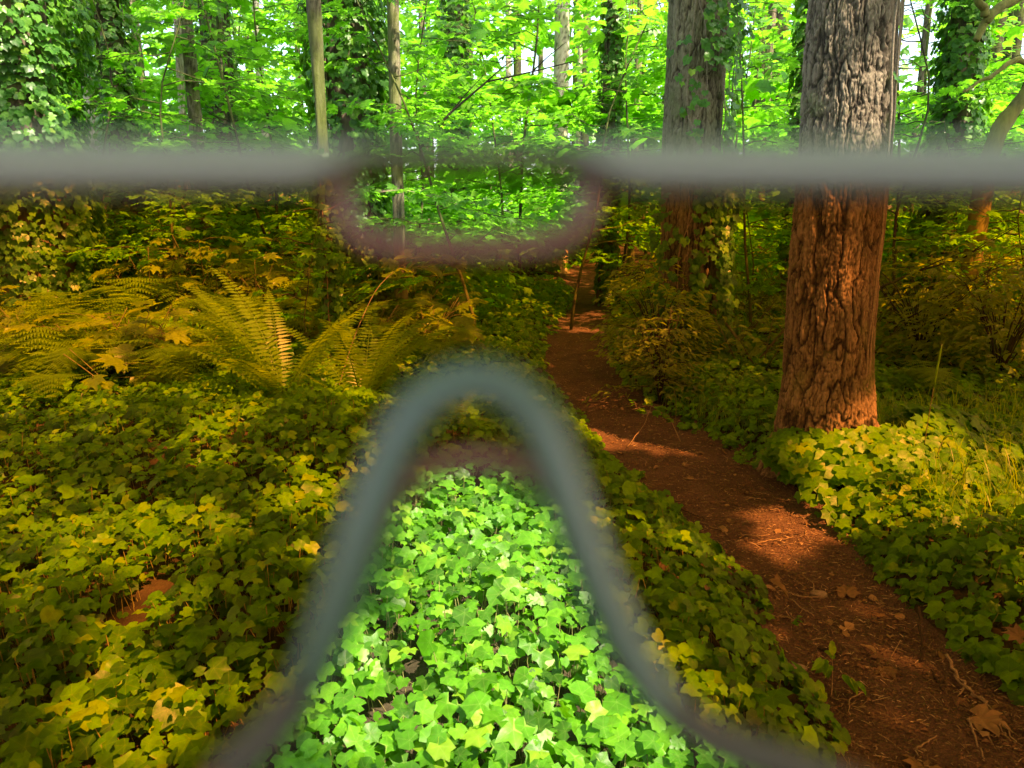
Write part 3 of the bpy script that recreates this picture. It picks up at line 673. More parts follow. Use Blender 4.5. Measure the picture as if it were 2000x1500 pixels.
# ------------------------------------------------------------------ undergrowth: thimbleberry, shrubs
def stem_leaf_plant(name, label, cat, x, y, H, n, leaf, mat, tp, seed, group=None, spread=.3, parts=40, stems=4):
    r = np.random.default_rng(seed); z = float(hgt(x, y)); t = empty(name, (x, y, z), label, cat, group); c = Cloud(); g = Geo()
    for s in range(stems):
        a = r.uniform(0, 2 * np.pi); e = np.array([math.cos(a) * spread, math.sin(a) * spread, H * r.uniform(.7, 1.0)]); ss = np.linspace(0, 1, 6)[:, None]
        pts = e * ss * np.array([1, 1, 1]) + np.array([0, 0, .1 * H]) * (ss * (1 - ss)); g.tube(pts, np.linspace(.006, .003, 6), 4)
        m = max(2, n // stems)
        q = r.uniform(.35, 1.0, m); base = e * q[:, None]; b = rnd_dirs(m, r); ln = leaf * r.uniform(.5, 1.1, m)
        P = base + b * ln[:, None] + np.array([0, 0, .04])
        for i in range(m): g.tube(np.array([base[i], (base[i] + P[i]) / 2 + [0, 0, .02], P[i]]), .0022, 3)
        c.add(P + [x, y, z], frames(np.array([0, -.25, 1]) + r.normal(size=(m, 3)) * .22, b + [0, 0, -.25]), leaf * r.uniform(.6, 1.15, m))
    link("stem", g.mesh("stem"), M_STEM, t); emit(c, tp, tp, mat, t, parts, split_d=99)
    return t
r_ = np.random.default_rng(12); cnt = 0
for tries in range(900):
    y = r_.uniform(5.0, 13.0); px = r_.uniform(-140, 960); x = (px - 1000) / FPX * y
    if y < 6.2 and px > 330 or px > 560 and y < 7.4 or px > 860 - (y - 7) * 10: continue
    if vnoise(x * .9, y * .9, 0, 44) < -.35: continue
    stem_leaf_plant("thimbleberry_plant", "knee high thimbleberry with broad lobed leaves in the shade across from the big fir", "plant", x, y, r_.uniform(.45, .85) * (1.1 if y > 8 else .85), 17, r_.uniform(.20, .29), M_BUSH, 'maple', 1000 + tries, "thimbleberry plants on the shady side of the path", .35, 5 if y < 9 else 0, 5)
    cnt += 1
    if cnt >= 125: break
# undergrowth on the far side of the path and along the foot of the far trees
cnt = 0
for tries in range(900):
    y = r_.uniform(6.5, 17); px = r_.uniform(1060, 2160); x = (px - 1000) / FPX * y
    if x < path_r(y) + .75 or abs(x - F1[0]) < .75 and y < 5.8: continue
    big = px > 1740
    stem_leaf_plant("salal_shrub" if not big else "thimbleberry_plant", "low leafy salal shrub in the undergrowth beyond the path" if not big else "thimbleberry with broad leaves in the thicket behind the big reddish fir",
                    "shrub" if not big else "plant", x, y, r_.uniform(.35, .75) * (1.5 if big else 1), 26 if not big else 22, r_.uniform(.09, .13) if not big else r_.uniform(.13, .2), M_BUSH, 'oval' if not big else 'maple', 3000 + tries,
                    "salal shrubs beyond the path" if not big else "thimbleberry plants behind the big reddish fir", .38, 4 if y < 9 else 0, 5)
    cnt += 1
    if cnt >= 120: break
def twiggy_shrub(label, x, y, H, rad, n, leaf, seed, mat, tp='oval_s', parts=60, name="shrub", sq=1.0, geo_n=26):
    r = np.random.default_rng(seed); z = float(hgt(x, y)); t = empty(name, (x, y, z), label, "shrub")
    g = Geo()
    for k in range(geo_n):
        a = r.uniform(0, 2 * np.pi); e = np.array([math.cos(a) * rad * r.uniform(.3, .95), math.sin(a) * rad * r.uniform(.3, .95), H * r.uniform(.6, .97)])
        g.tube(np.array([[0, 0, 0], e * [.25, .25, .5], e * [.65, .65, .85], e]), [.007, .006, .004, .002], 4)
    link("branchwork", g.mesh("branchwork"), M_DARKBARK, t)['kind'] = 'stuff'
    u = r.normal(size=(n, 3)); u /= np.linalg.norm(u, axis=1)[:, None]; q = r.uniform(.45, 1.0, n)[:, None] ** .6
    P = u * q * [rad, rad, H * .5] + [0, 0, H * .52]
    bump = 1 + .34 * vnoise(u[:, 0] * 2.5, u[:, 1] * 2.5, u[:, 2] * 2.5, seed)
    P = P * bump[:, None]; P[:, 2] = np.round(P[:, 2] / .07) * .07 + r.normal(size=n) * .015
    k = vnoise(P[:, 0] * 6, P[:, 1] * 6, P[:, 2] * 9, seed + 1) > -.25; P = P[k]; m = len(P)
    c = Cloud(); c.add(P + [x, y, z], frames(np.array([0, 0, 1]) + r.normal(size=(m, 3)) * .3 + P * .3, u[k] * [1, 1, .1] + rnd_dirs(m, r) * .6), leaf * r.uniform(.6, 1.2, m))
    emit(c, tp, tp, mat, t, parts, split_d=99, min_px=10)
    return t
q = ground_at(1305, 790); M_HUCK = leaf_mat("huckleberry_leaf", [(0, (.06, .10, .02)), (.5, (.10, .15, .03)), (1, (.16, .21, .04))], (.30, .42, .03), .45, .5, (.3, .3, .1), .05, .1)
def layered_shrub(label, x, y, H, rad, nb, leaf, sp, seed, mat, parts):
    z = float(hgt(x, y)); t = empty("huckleberry_shrub", (x, y, z), label, "shrub"); r = np.random.default_rng(seed)
    for k in range(6):
        a = r.uniform(0, 6.28); e = np.array([math.cos(a) * rad * .35, math.sin(a) * rad * .35, H * r.uniform(.7, .95)]); c = Cloud(); g = Geo()
        g.tube(np.array([[0, 0, 0], e * [.3, .3, .4], e]), [.008, .006, .003], 5); gg = Geo()
        sprays(c, lambda q: np.array([x, y, z]) + e * (.18 + .82 * q), rad * .85, nb, leaf, sp, seed=seed * 10 + k, geo=gg, br=.004, up=.35)
        link("stem", g.mesh("stem"), M_DARKBARK, t)
        for kk in range(len(gg.V)): gg.V[kk] = gg.V[kk] - [x, y, z]
        link("branchwork", gg.mesh("branchwork"), M_DARKBARK, t)['kind'] = 'stuff'
        emit(c, 'oval_s', 'oval_s', mat, t, parts, split_d=99, min_px=9)
layered_shrub("rounded fine leaved huckleberry shrub between the path and the grey brown fir", xat(1310, 6.0), 6.0, .95, .62, 9, .062, .05, 71, M_HUCK, 30)
twiggy_shrub("loose leafy shrub at the foot of the grey brown fir", xat(1300, 7.0), 7.0, .95, .55, 1500, .085, 72, M_BUSH, 'oval_s', 60)
twiggy_shrub("low shrub where the path fades into the trees", xat(1290, 10.5), 10.5, .9, .6, 1500, .09, 73, M_BUSH, 'oval_s', 40)
twiggy_shrub("dark leafy shrub behind the big reddish fir in the shade", xat(1840, 6.6), 6.6, .95, .75, 1500, .09, 74, M_BUSH, 'oval_s', 80)
twiggy_shrub("leafy shrub at the frame edge past the big reddish fir", xat(2010, 6.0), 6.0, 1.0, .7, 1500, .09, 75, M_BUSH, 'oval_s', 80)

M_LOW = M_MAPLE
for k, (px, y) in enumerate([(1040, 20.5), (1098, 27.5), (1150, 30), (1060, 26), (1118, 33)]):
    twiggy_shrub("bush closing the far end of the path", xat(px, y), y, 2.0, 1.5, 1300, .26, 880 + k, M_LOW, 'maple_s', 0, "bush")["group"] = "bushes at the far end of the path"
r_ = np.random.default_rng(61)
for k in range(34):
    y = r_.uniform(10, 30); px = -150 + 2300 * ((k * .618 + .1) % 1); x = (px - 1000) / FPX * y
    if y < 24 and path_l(y) - 1.6 < x < path_r(y) + 1.6: continue
    twiggy_shrub("broad leaved bush filling the understory floor beyond the clearing", x, y, r_.uniform(.9, 1.5), r_.uniform(.9, 1.6), int(1100), .13 + y * .004, 800 + k, M_LOW, 'maple_s', 0, "bush")["group"] = "bushes beyond the clearing"

# ------------------------------------------------------------------ ferns
def frond_mesh(seed, kind='sword'):
    r = np.random.default_rng(seed); n = 38; s = np.linspace(0, 1, n)
    ang = np.radians(14 + r.uniform(-5, 5)) + np.radians(56 + r.uniform(-14, 22)) * s ** 1.5
    st = 1 / n; y = np.cumsum(np.sin(ang)) * st; z = np.cumsum(np.cos(ang)) * st
    x = .06 * r.normal() * s ** 2
    R_ = np.stack([x, y, z], -1); T_ = nrm(np.gradient(R_, axis=0))
    V, F, tr = tube(R_[::4], np.linspace(.0045, .001, len(R_[::4])), 4)
    VV, TT, off = [V], [np.vstack([tr, F[:, [0, 1, 2]], F[:, [0, 2, 3]]])], len(V)
    for i in range(5, n):
        k = s[i]; L = .115 * math.sin(min(1, (k - .10) / .25) * math.pi / 2) * (1 - k ** 2.4) + .006
        for sg in (-1, 1):
            d = nrm(np.array([sg, 0, 0]) + T_[i] * .22 + r.normal(size=3) * .05); L2 = L * r.uniform(.9, 1.05)
            o = R_[i]; wv = T_[i] * .0098; dr = np.array([0, 0, -.12]) * L2
            v = np.array([o, o + d * L2 * .25 + wv, o + d * L2 * .6 + wv * .7 + dr * .4, o + d * L2 + dr, o + d * L2 * .6 - wv * .7 + dr * .4, o + d * L2 * .25 - wv])
            VV.append(v); TT.append(np.array([[0, 1, 5], [1, 2, 4], [1, 4, 5], [2, 3, 4]]) + off); off += 6
    V = np.vstack(VV); return mesh("frond", V, np.vstack(TT), {'rnd': np.clip(.5 + .2 * r.normal() + .2 * r.normal(size=len(V)) * .3, 0, 1), 'vein': np.zeros(len(V))})
def bracken_mesh(seed):
    r = np.random.default_rng(seed); n = 26; s = np.linspace(0, 1, n)
    ang = np.radians(10) + np.radians(104) * sstep(.22, .85, s)
    y = np.cumsum(np.sin(ang)) / n; z = np.cumsum(np.cos(ang)) / n
    R_ = np.stack([.02 * np.sin(s * 5), y, z], -1); T_ = nrm(np.gradient(R_, axis=0))
    V, F, tr = tube(R_, np.linspace(.005, .001, n), 4); VV, TT, off = [V], [np.vstack([tr, F[:, [0, 1, 2]], F[:, [0, 2, 3]]])], len(V)
    for i in range(8, n, 2):
        k = (s[i] - s[9]) / (1 - s[9]); L = .36 * (1 - k) ** .85 + .02
        for sg in (-1, 1):
            d = nrm(np.array([sg, 0, 0]) + T_[i] * .45 + [0, 0, -.08]); L2 = L * r.uniform(.88, 1.08); m = max(4, int(L2 / .024))
            c = nrm(np.cross(d, [0, 0, 1])) ; 
            for j in range(m):
                u = (j + .5) / m; o = R_[i] + d * L2 * u + np.array([0, 0, -.10]) * L2 * u * u
                l3 = .068 * (1 - u) ** .7 * (.5 + L / .36 * .6) + .006
                for g2 in (-1, 1):
                    e = nrm(c * g2 + d * .45); wv = d * .0098; dr = np.array([0, 0, -.15 * l3])
                    VV.append(np.array([o - wv, o + wv, o + e * l3 + wv * .4 + dr, o + e * l3 * 1.15 + dr])); TT.append(np.array([[0, 1, 2], [0, 2, 3]]) + off); off += 4
    V = np.vstack(VV); return mesh("frond", V, np.vstack(TT), {'rnd': np.clip(.5 + .25 * r.normal() + np.zeros(len(V)), 0, 1), 'vein': np.zeros(len(V))})
def bank_bracken():
    r = np.random.default_rng(91)
    for k in range(22):
        y = r.uniform(5.1, 8.2); px = -60 + 570 * ((k * .618 + .3) % 1)
        fern("bracken", "bracken with drooping fronds in the leafy bank beyond the ivy carpet", px, 0, 4, r.uniform(.5, .85) * (1 + .12 * (y - 5)), BK, 950 + k, group="bracken on the bank", tilt=(-.15, .3), y=y)
SW = [frond_mesh(i) for i in range(6)]; BK = [bracken_mesh(i) for i in range(5)]
for m_ in SW + BK: m_.materials.append(M_FERN)
def fern(name, label, px, py, n, L, meshes, seed, az=None, group=None, tilt=(0, .5), y=None):
    r = np.random.default_rng(seed); p = ground_at(px, py) if y is None else np.array([xat(px, y), y, 0]); z = float(hgt(p[0], p[1]))
    t = empty(name, (p[0], p[1], z), label, "fern", group)
    for k in range(n):
        a = (r.uniform(0, 2 * np.pi) if name != "bracken" else math.pi + r.normal() * 1.0) if az is None else az[k % len(az)] + r.normal() * .12
        M = Matrix.Rotation(a, 4, 'Z') @ Matrix.Rotation(-r.uniform(*tilt), 4, 'X') @ Matrix.Scale(L * r.uniform(.75, 1.1), 4)
        M = Matrix.Translation((r.normal() * .02, r.normal() * .02, .02)) @ M
        link("frond", meshes[int(r.integers(len(meshes)))], None, t, M)
    return t
fern("sword_fern", "large sunlit sword fern in the middle of the shady bank", 560, 858, 18, 1.22, SW, 1, [1.1, 1.45, .8, .5, 1.7, -.3, -.8, -1.3, 2.2, 2.8, .95, 1.25, -1.8, 1.9, 1.6, 3.0], tilt=(-.05, .4))
fern("sword_fern", "sword fern leaning towards the path beside the large sunlit one", 705, 846, 14, 1.15, SW, 2, [-1.0, -1.3, -.6, -.2, .4, -1.6, 1.2, 2.2, -2.2, 3.0, -1.15, -.85, .1], tilt=(0, .4))
fern("sword_fern", "small flat sword fern just under the nose arch", 880, 905, 7, .55, SW, 3, tilt=(.2, .7))
fern("sword_fern", "sunlit sword fern cut by the frame edge on the shady bank", -20, 800, 12, .8, SW, 4, tilt=(.1, .7))
fern("sword_fern", "sword fern arching into the frame behind the grass", 2060, 760, 12, .95, SW, 5, tilt=(.1, .5))
for k, (px, py, y, n, L, lab) in enumerate([
    (60, 0, 5.7, 5, .85, "bracken low at the frame edge among the thimbleberry"), (420, 0, 6.8, 5, 1.05, "bracken rising behind the large sunlit sword fern"), (230, 0, 5.6, 5, .8, "low bracken fringe bordering the ivy carpet"),
    (740, 0, 8.2, 4, 1.0, "bracken behind the oval leaved sapling"), (480, 0, 9.0, 5, 1.2, "bracken in the shade before the wide ivy clad trunk"), (120, 0, 7.4, 5, 1.15, "tall bracken near the thickest ivy clad trunk"),
    (150, 0, 6.2, 4, .95, "low bracken in front of the thimbleberry near the frame edge"), (330, 0, 6.0, 4, .9, "bracken just behind the large sunlit sword fern"),
    (560, 0, 7.4, 5, 1.15, "pale bracken high above the large sword fern"), (620, 0, 8.0, 4, 1.1, "bracken close to the foot of the thin mossy stem"),
    (820, 0, 7.0, 4, .8, "bracken between the slot and the nose arch"), (700, 0, 6.8, 3, .85, "bracken under the oval leaved sapling"),
    (250, 0, 8.2, 4, 1.15, "tall bracken at the foot of the slim ivy clad trunk"), (60, 0, 5.2, 3, .6, "bracken frond low at the frame edge above the ivy"),
    (1830, 0, 5.6, 4, .68, "small sunlit bracken beside the big reddish fir"), (1980, 0, 6.4, 4, .85, "bracken beyond the small sunlit one at the frame edge"), (1900, 0, 7.5, 4, .9, "bracken in the thicket behind the small sunlit one")]):
    fern("bracken", lab, px, py, n, L, BK, 20 + k, tilt=(-.1, .35), y=y)

bank_bracken()
# ------------------------------------------------------------------ ground ivy
def ivy_field():
    r = np.random.default_rng(4); out = []
    for (y0, y1, dens, size) in [(1.1, 3.2, 1600, .054), (3.2, 6.2, 1300, .055), (6.2, 10, 520, .078), (10, 17, 200, .11)]:
        x0, x1 = -.80 * y1 - .8, .80 * y1 + .8
        n = int((x1 - x0) * (y1 - y0) * dens); x = r.uniform(x0, x1, n); y = r.uniform(y0, y1, n)
        k = (np.abs(x) < .78 * y + .9); x, y = x[k], y[k]
        s = side(x, y); edge = .03 + .07 * vnoise(x * 4, y * 4, 0, 66)
        thick = vnoise(x * 1.3, y * 1.3, 0, 67)
        keep = (s > edge) & ((thick > -.8) | (y < 0))
        hole = vnoise(x * 3.2, y * 3.2, 0, 68); keep &= hole > -.78; keep &= (vnoise(x * 11, y * 11, 0, 71) > -.45) | (r.uniform(size=len(x)) < .3)
        # leaf litter and shade under the undergrowth, grass corner
        px, py, _ = proj(np.stack([x, y, 0 * x], -1))
        keep &= ~((px > 1850) & (py > 900) & (py < 1130) & (r.uniform(size=len(x)) < .2))
        keep &= ~((x > path_r(y)) & (y > 6.2) & (r.uniform(size=len(x)) < .35))
        keep &= np.hypot(x - F1[0], y - F1[1]) > .31
        keep &= np.hypot(x - F2[0], y - F2[1]) > .32
        x, y, s = x[keep], y[keep], s[keep]; n = len(x)
        top = .035 + .13 * sstep(.02, .40, s) * (1 + .45 * vnoise(x * 1.8, y * 1.8, 0, 69)) + .02 * vnoise(x * 7, y * 7, 0, 70)
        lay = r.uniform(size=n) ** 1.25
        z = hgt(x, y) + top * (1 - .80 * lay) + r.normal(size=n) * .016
        P = np.stack([x, y, z], -1)
        gx_ = (hgt(x + .05, y) - hgt(x - .05, y)) / .1
        nor = np.stack([-gx_, 0 * x - .30, 0 * x + 1], -1) + r.normal(size=(n, 3)) * .34
        nor[:, 0] += np.where((x < path_l(y)) & (s < .3), .35, np.where((x > path_r(y)) & (s < .3), -.35, 0))
        tip = rnd_dirs(n, r) + np.array([0, -.45, 0])
        R = frames(nor, tip); sc = size * np.clip(r.lognormal(0, .28, n), .45, 1.7) * (1 - .25 * lay)
        out.append((P, R, sc, np.clip(r.normal(.52, .27, n) - .38 * lay + (r.uniform(size=n) < .004) * .6, 0, .90)))  # lower leaves darker: older growth, plus gap shade put into the colour
    return [np.concatenate([o[k] for o in out]) for k in range(4)]
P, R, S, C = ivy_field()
def petioles(P, R, S, m):
    P, R, S = P[m], R[m], S[m]; r = np.random.default_rng(8); n = len(P)
    a = P + R[:, :, 1] * (S * .02)[:, None]; g = hgt(P[:, 0], P[:, 1])
    b = np.stack([P[:, 0] + r.normal(size=n) * .02, P[:, 1] + .02 + r.normal(size=n) * .02, np.minimum(g + .0, P[:, 2] - .03)], -1)
    w_ = .0013; mid = (a + b) / 2 + r.normal(size=(n, 3)) * .006
    V = []; 
    for d in (np.array([w_, 0, 0]), np.array([-w_ * .5, w_, 0]), np.array([-w_ * .5, -w_, 0])):
        V.append(np.stack([a + d, mid + d, b + d], 1))
    V = np.stack(V, 2).reshape(-1, 3)   # n,3 levels,3 sides
    F = []
    for l in range(2):
        for k in range(3): F.append([l * 3 + k, l * 3 + (k + 1) % 3, (l + 1) * 3 + (k + 1) % 3, (l + 1) * 3 + k])
    F = (np.array(F)[None] + (np.arange(n) * 9)[:, None, None]).reshape(-1, 4)
    return mesh("petiole", V, F)
M_PETI = plain_mat("ivy_stalk", (.16, .13, .05), (.30, .28, .10), 40, .6)
left = P[:, 0] < path_l(P[:, 1])
for msk, lab in ((left, "wide carpet of glossy ivy on the open side of the path, filling the nose notch"), (~left, "patchy ivy on the far side of the path round the foot of the big fir")):
    t = empty("ground_ivy", (0, 3, 0) if msk[0] == left[0] else (1.5, 3, 0), lab, "ivy")
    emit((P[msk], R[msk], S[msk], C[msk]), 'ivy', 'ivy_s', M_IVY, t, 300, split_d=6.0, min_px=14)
    near = msk & (P[:, 1] < 4.6) & (RNG.uniform(size=len(P)) < .5)
    V0 = petioles(P - 0, R, S, near); o = link("petiole_mass", V0, M_PETI, t, Matrix.Translation(-Vector(t.location))); o['kind'] = 'stuff'

# mound of sunlit ivy at the foot of the big fir
t = empty("ivy_clump", (F1[0], F1[1] - .45, .1), "raised clump of sunlit ivy climbing round the foot of the big reddish fir", "ivy")
r = np.random.default_rng(17); n = 1900
a = r.uniform(-3.0, .5, n); q = .30 + np.abs(r.normal(size=n)) * .30; x = F1[0] + .20 + np.cos(a) * q * 1.35; y = F1[1] + np.sin(a) * q
z = hgt(x, y) + .06 + np.maximum(0, .24 - (q - .30) * .30) * r.uniform(size=n) ** .6
Pm = np.stack([x, y, z], -1); k = side(x, y) > 0; 
c = Cloud(); c.add(Pm[k], frames(np.stack([np.cos(a) * .4, np.sin(a) * .5 - .2, 1 + 0 * a], -1)[k] + r.normal(size=(k.sum(), 3)) * .25, rnd_dirs(k.sum(), r) + [0, -.5, -.3]), .095 * r.uniform(.6, 1.2, k.sum()), r.uniform(.3, .95, k.sum()))
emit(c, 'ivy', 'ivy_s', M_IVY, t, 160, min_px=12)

# ------------------------------------------------------------------ grass
def grass(name, label, x0, x1, y0, y1, n, H, seed):
    r = np.random.default_rng(seed); x = r.uniform(x0, x1, n); y = r.uniform(y0, y1, n)
    k = (side(x, y) > .12); x, y = x[k], y[k]; n = len(x); z = hgt(x, y)
    a = r.uniform(0, 2 * np.pi, n); h = H * r.uniform(.5, 1.15, n); bend = r.uniform(.1, .7, n); d = np.stack([np.cos(a), np.sin(a), 0 * a], -1); sd = np.stack([-np.sin(a), np.cos(a), 0 * a], -1)
    s = np.linspace(0, 1, 6); Vs = []
    for q in s:
        c = np.stack([x, y, z], -1) + d * (bend * h * q ** 2.2)[:, None] + np.array([0, 0, 1]) * (h * (q - .35 * bend * q ** 3))[:, None]
        w_ = .0028 * (1 - q) ** .6 + .0004
        Vs += [c - sd * w_, c + sd * w_]
    V = np.stack(Vs, 1); F = np.array([[2 * i, 2 * i + 1, 2 * i + 3, 2 * i + 2] for i in range(5)])
    F = (F[None] + (np.arange(n) * 12)[:, None, None]).reshape(-1, 4)
    o = link(name, mesh(name, V.reshape(-1, 3), F, {'rnd': np.repeat(r.uniform(size=n), 12), 'vein': np.zeros(n * 12)}), M_FERN)
    tag(o, label, None, None, 'stuff')
grass("grass", "thin bending grass at the frame edge beyond the path", 2.0, 3.7, 3.0, 5.0, 1700, .34, 3)
grass("grass", "short grass fringe along the shaded foot of the shrubs", .9, 2.0, 5.0, 6.6, 1300, .18, 4)
def seed_stalk(label, px, y, H, curl, seed, nod=False):
    x = xat(px, y); z = float(hgt(x, y)); t = empty("grass_stalk", (x, y, z), label, "grass stalk")
    s = np.linspace(0, 1, 24); pts = np.stack([curl * s ** (4 if nod else 2), 0 * s, H * (s - (.35 * s ** 6 if nod else 0))], -1)
    g = Geo(); g.tube(pts, np.linspace(.0028, .0012, 24), 5); link("stem", g.mesh("stem"), M_STEM, t)
    g = Geo(); g.tube(pts[16:], np.concatenate([[.002], np.full(5, .0055), [.004, .001]]), 6); link("seed_head", g.mesh("seed_head"), M_FERN, t)
seed_stalk("tall upright grass stalk beside the big reddish fir", 1875, 3.9, .78, .03, 1)
seed_stalk("nodding grass stalk just past the tall upright one", 1905, 3.8, .42, .10, 2, True)
seed_stalk("short hooked grass stalk nearest the frame edge", 1965, 3.5, .36, .10, 3, True)
seed_stalk("bent pale grass stalk under the huckleberry shrub", 1345, 5.3, .45, -.10, 4, True)

# ------------------------------------------------------------------ things lying on the path
def litter():
    r = np.random.default_rng(21); n = 17000; y = 1.2 + 11 * r.uniform(size=n) ** 1.9; u = r.uniform(-.12, 1.12, n)
    x = path_l(y) + u * (path_r(y) - path_l(y)); z = hgt(x, y) + .012 + r.uniform(-.004, .006, n)
    L = r.lognormal(math.log(.018), .5, n); w_ = r.uniform(.0006, .0020, n); a = r.uniform(0, 2 * np.pi, n); d = np.stack([np.cos(a), np.sin(a), r.normal(size=n) * .12], -1); sd = np.stack([-np.sin(a), np.cos(a), 0 * a], -1)
    c = np.stack([x, y, z], -1); V = np.stack([c - d * L[:, None] / 2 - sd * w_[:, None], c - d * L[:, None] / 2 + sd * w_[:, None], c + d * L[:, None] / 2, c + [0, 0, .003]], 1)
    F = (np.array([[0, 1, 3], [1, 2, 3], [2, 0, 3]])[None] + (np.arange(n) * 4)[:, None, None]).reshape(-1, 3)
    o = link("leaf_litter", mesh("leaf_litter", V.reshape(-1, 3), F, {'rnd': np.repeat(r.uniform(size=n), 4), 'vein': np.zeros(4 * n)}), M_TWIGMIX); tag(o, "fine needles and crumbs scattered over the trodden path", None, None, 'stuff')
    # crumbs of bark and soil
    n = 9000; y = 1.2 + 8 * r.uniform(size=n) ** 1.8; u = r.uniform(-.1, 1.1, n); x = path_l(y) + u * (path_r(y) - path_l(y)); z = hgt(x, y) + .010
    s = r.lognormal(math.log(.005), .5, n); B = np.array([[1, 0, 0], [-.5, .9, 0], [-.5, -.9, 0], [0, 0, 1]]); a = r.uniform(0, 6.3, n)
    Rz = np.zeros((n, 3, 3)); Rz[:, 0, 0] = np.cos(a); Rz[:, 0, 1] = -np.sin(a); Rz[:, 1, 0] = np.sin(a); Rz[:, 1, 1] = np.cos(a) * .7; Rz[:, 2, 2] = .5
    V = np.einsum('nij,vj->nvi', Rz * s[:, None, None], B) + np.stack([x, y, z], -1)[:, None]
    F = (np.array([[0, 1, 3], [1, 2, 3], [2, 0, 3]])[None] + (np.arange(n) * 4)[:, None, None]).reshape(-1, 3)
    o = link("soil_crumbs", mesh("soil_crumbs", V.reshape(-1, 3), F, flat=True), M_SOILC); tag(o, "crumbs of soil and bark on the trodden path", None, None, 'stuff')
def mixm():
    m, N, L = newmat("needle_mix"); out = N.new("ShaderNodeOutputMaterial"); p = N.new("ShaderNodeBsdfPrincipled"); L.new(p.outputs[0], out.inputs[0])
    a = N.new("ShaderNodeAttribute"); a.attribute_name = "rnd"; c = ramp(N, [(0, (.07, .045, .032)), (.6, (.13, .092, .072)), (.93, (.26, .20, .15)), (1, (.46, .38, .30))], a.outputs["Fac"], L); L.new(c.outputs[0], p.inputs[0]); p.inputs["Roughness"].default_value = .8
    return m
M_TWIGMIX = mixm(); M_SOILC = plain_mat("soil_crumb", (.07, .045, .034), (.17, .11, .085), 200, .95, .15, 0)
litter()
# single dry leaves
leafpos = [(1655, 1150, .11, "curled pale maple leaf lying in the middle of the path"), (1650, 1212, .10, "broad round brown leaf a little nearer than the pale curled one"), (1690, 1248, .07, "narrow brown leaf with its stalk on the path"),
           (1725, 1290, .09, "flat brown leaf near the sunlit edge of the path"), (1905, 1385, .13, "large buckled brown leaf near the edge of the path by the roots"), (1810, 1490, .12, "brown leaf cut by the frame's lower edge on the path"),
           (1495, 1140, .08, "light brown leaf at the ivy edge of the path"), (1505, 1200, .08, "reddish brown leaf under the ivy edge"), (1515, 1125, .06, "pair sized small brown leaf by the upper ivy edge"), (1645, 975, .07, "tan leaf in the sun at the foot of the ivy clump"),
           (1375, 1245, .05, "orange dry leaf resting on the ivy by the path"), (1985, 1330, .09, "yellow leaf hanging at the edge under the ivy"), (1895, 1105, .06, "yellow leaf on the ivy beyond the path"), (1740, 1230, .05, "small pale leaf by the roots of the bank"),
           (1160, 680, .07, "pale leaf on the distant bend of the path"), (1130, 655, .06, "small pale leaf high on the path's narrow bend"), (880, 1050, .09, "crumpled brown leaf lying on the ivy in the nose notch"), (1370, 880, .07, "pinkish leaf at the lit bend of the path"), (1410, 1020, .06, "small bright leaf in the sun fleck")]
for k, (px, py, s, lab) in enumerate(leafpos):
    p = ground_at(px, py, .03); z = float(hgt(p[0], p[1])) + (.02 if side(p[0], p[1]) < 0 else .17); r = np.random.default_rng(500 + k)
    V, F, ve = TPL['maple' if s > .08 else 'oval'][k % 4]; V = V.copy(); V[:, 2] += .25 * (V[:, 0] ** 2) * r.choice([-1, 1.5]) + r.normal(size=len(V)) * .03
    o = link("fallen_leaf", mesh("fallen_leaf", V * s, F, {'rnd': np.full(len(V), r.uniform(.3, .95)), 'vein': ve}), M_BROWNLEAF)
    o.location = (p[0], p[1], z); o.rotation_euler = (r.normal() * .25, r.normal() * .25, r.uniform(0, 6.3)); tag(o, lab, "leaf")
def small_leaves():
    r = np.random.default_rng(31); lab = "small dry leaf fragment lying on the trodden path"
    tri = []
    for k in range(5):
        V, F, ve = TPL['oval_s' if k < 2 else 'ivy_s'][k % 3]; V = V.copy(); V[:, 2] += r.normal(size=len(V)) * .06
        me = mesh("fallen_leaf", V, F, {'rnd': np.full(len(V), .2 + .15 * k), 'vein': ve}); me.materials.append(M_BROWNLEAF); tri.append(me)
    for k in range(110):
        y = 1.6 + 7.5 * r.uniform() ** 1.4; u = r.uniform(-.02, 1.02); x = float(path_l(y) + u * (path_r(y) - path_l(y)))
        o = link("fallen_leaf", tri[k % 5]); o.location = (x, y, float(hgt(x, y)) + .016); s = r.uniform(.018, .05); o.scale = (s, s, s); o.rotation_euler = (r.normal() * .3, r.normal() * .3, r.uniform(0, 6.3))
        tag(o, lab, "leaf", "small dry leaves scattered on the path")
small_leaves()
def twig(label, pts, r0, r1, seed=0, side_=True, mat=None, name="twig"):
    pts = np.array(pts, float); r = np.random.default_rng(seed); s = np.linspace(0, 1, len(pts)); ss = np.linspace(0, 1, 14)
    q = np.stack([np.interp(ss, s, pts[:, k]) for k in range(3)], -1) + r.normal(size=(14, 3)) * r0 * .6
    g = Geo(); org = q[0].copy(); g.tube(q - org, np.linspace(r0, r1, 14), 6)
    if side_:
        d = np.cross(q[-1] - q[0], [0, 0, 1]) * .25; g.tube(np.array([q[6], q[6] + (q[-1] - q[0]) * .12 + d * .5, q[6] + (q[-1] - q[0]) * .2 + d]) - org, [r1, r1 * .8, r1 * .4], 5)
    o = link(name, g.mesh(name), mat or M_TWIG); o.location = Vector(org); tag(o, label, "twig"); return o
def gp(px, py, dz=.02):
    p = ground_at(px, py, .02); return np.array([p[0], p[1], float(hgt(p[0], p[1])) + dz])
p = ground_at(268, 1520, .1); twig("reddish broken stick standing up out of the ivy at the lower frame edge", [at(262, 1520, 1.95), at(275, 1450, 1.98), at(287, 1412, 2.0)], .0085, .006, 1, False)
twig("crooked twig across the path near the lower frame edge", [gp(1895, 1395), gp(1905, 1430), gp(1925, 1475)], .004, .002, 2, False)
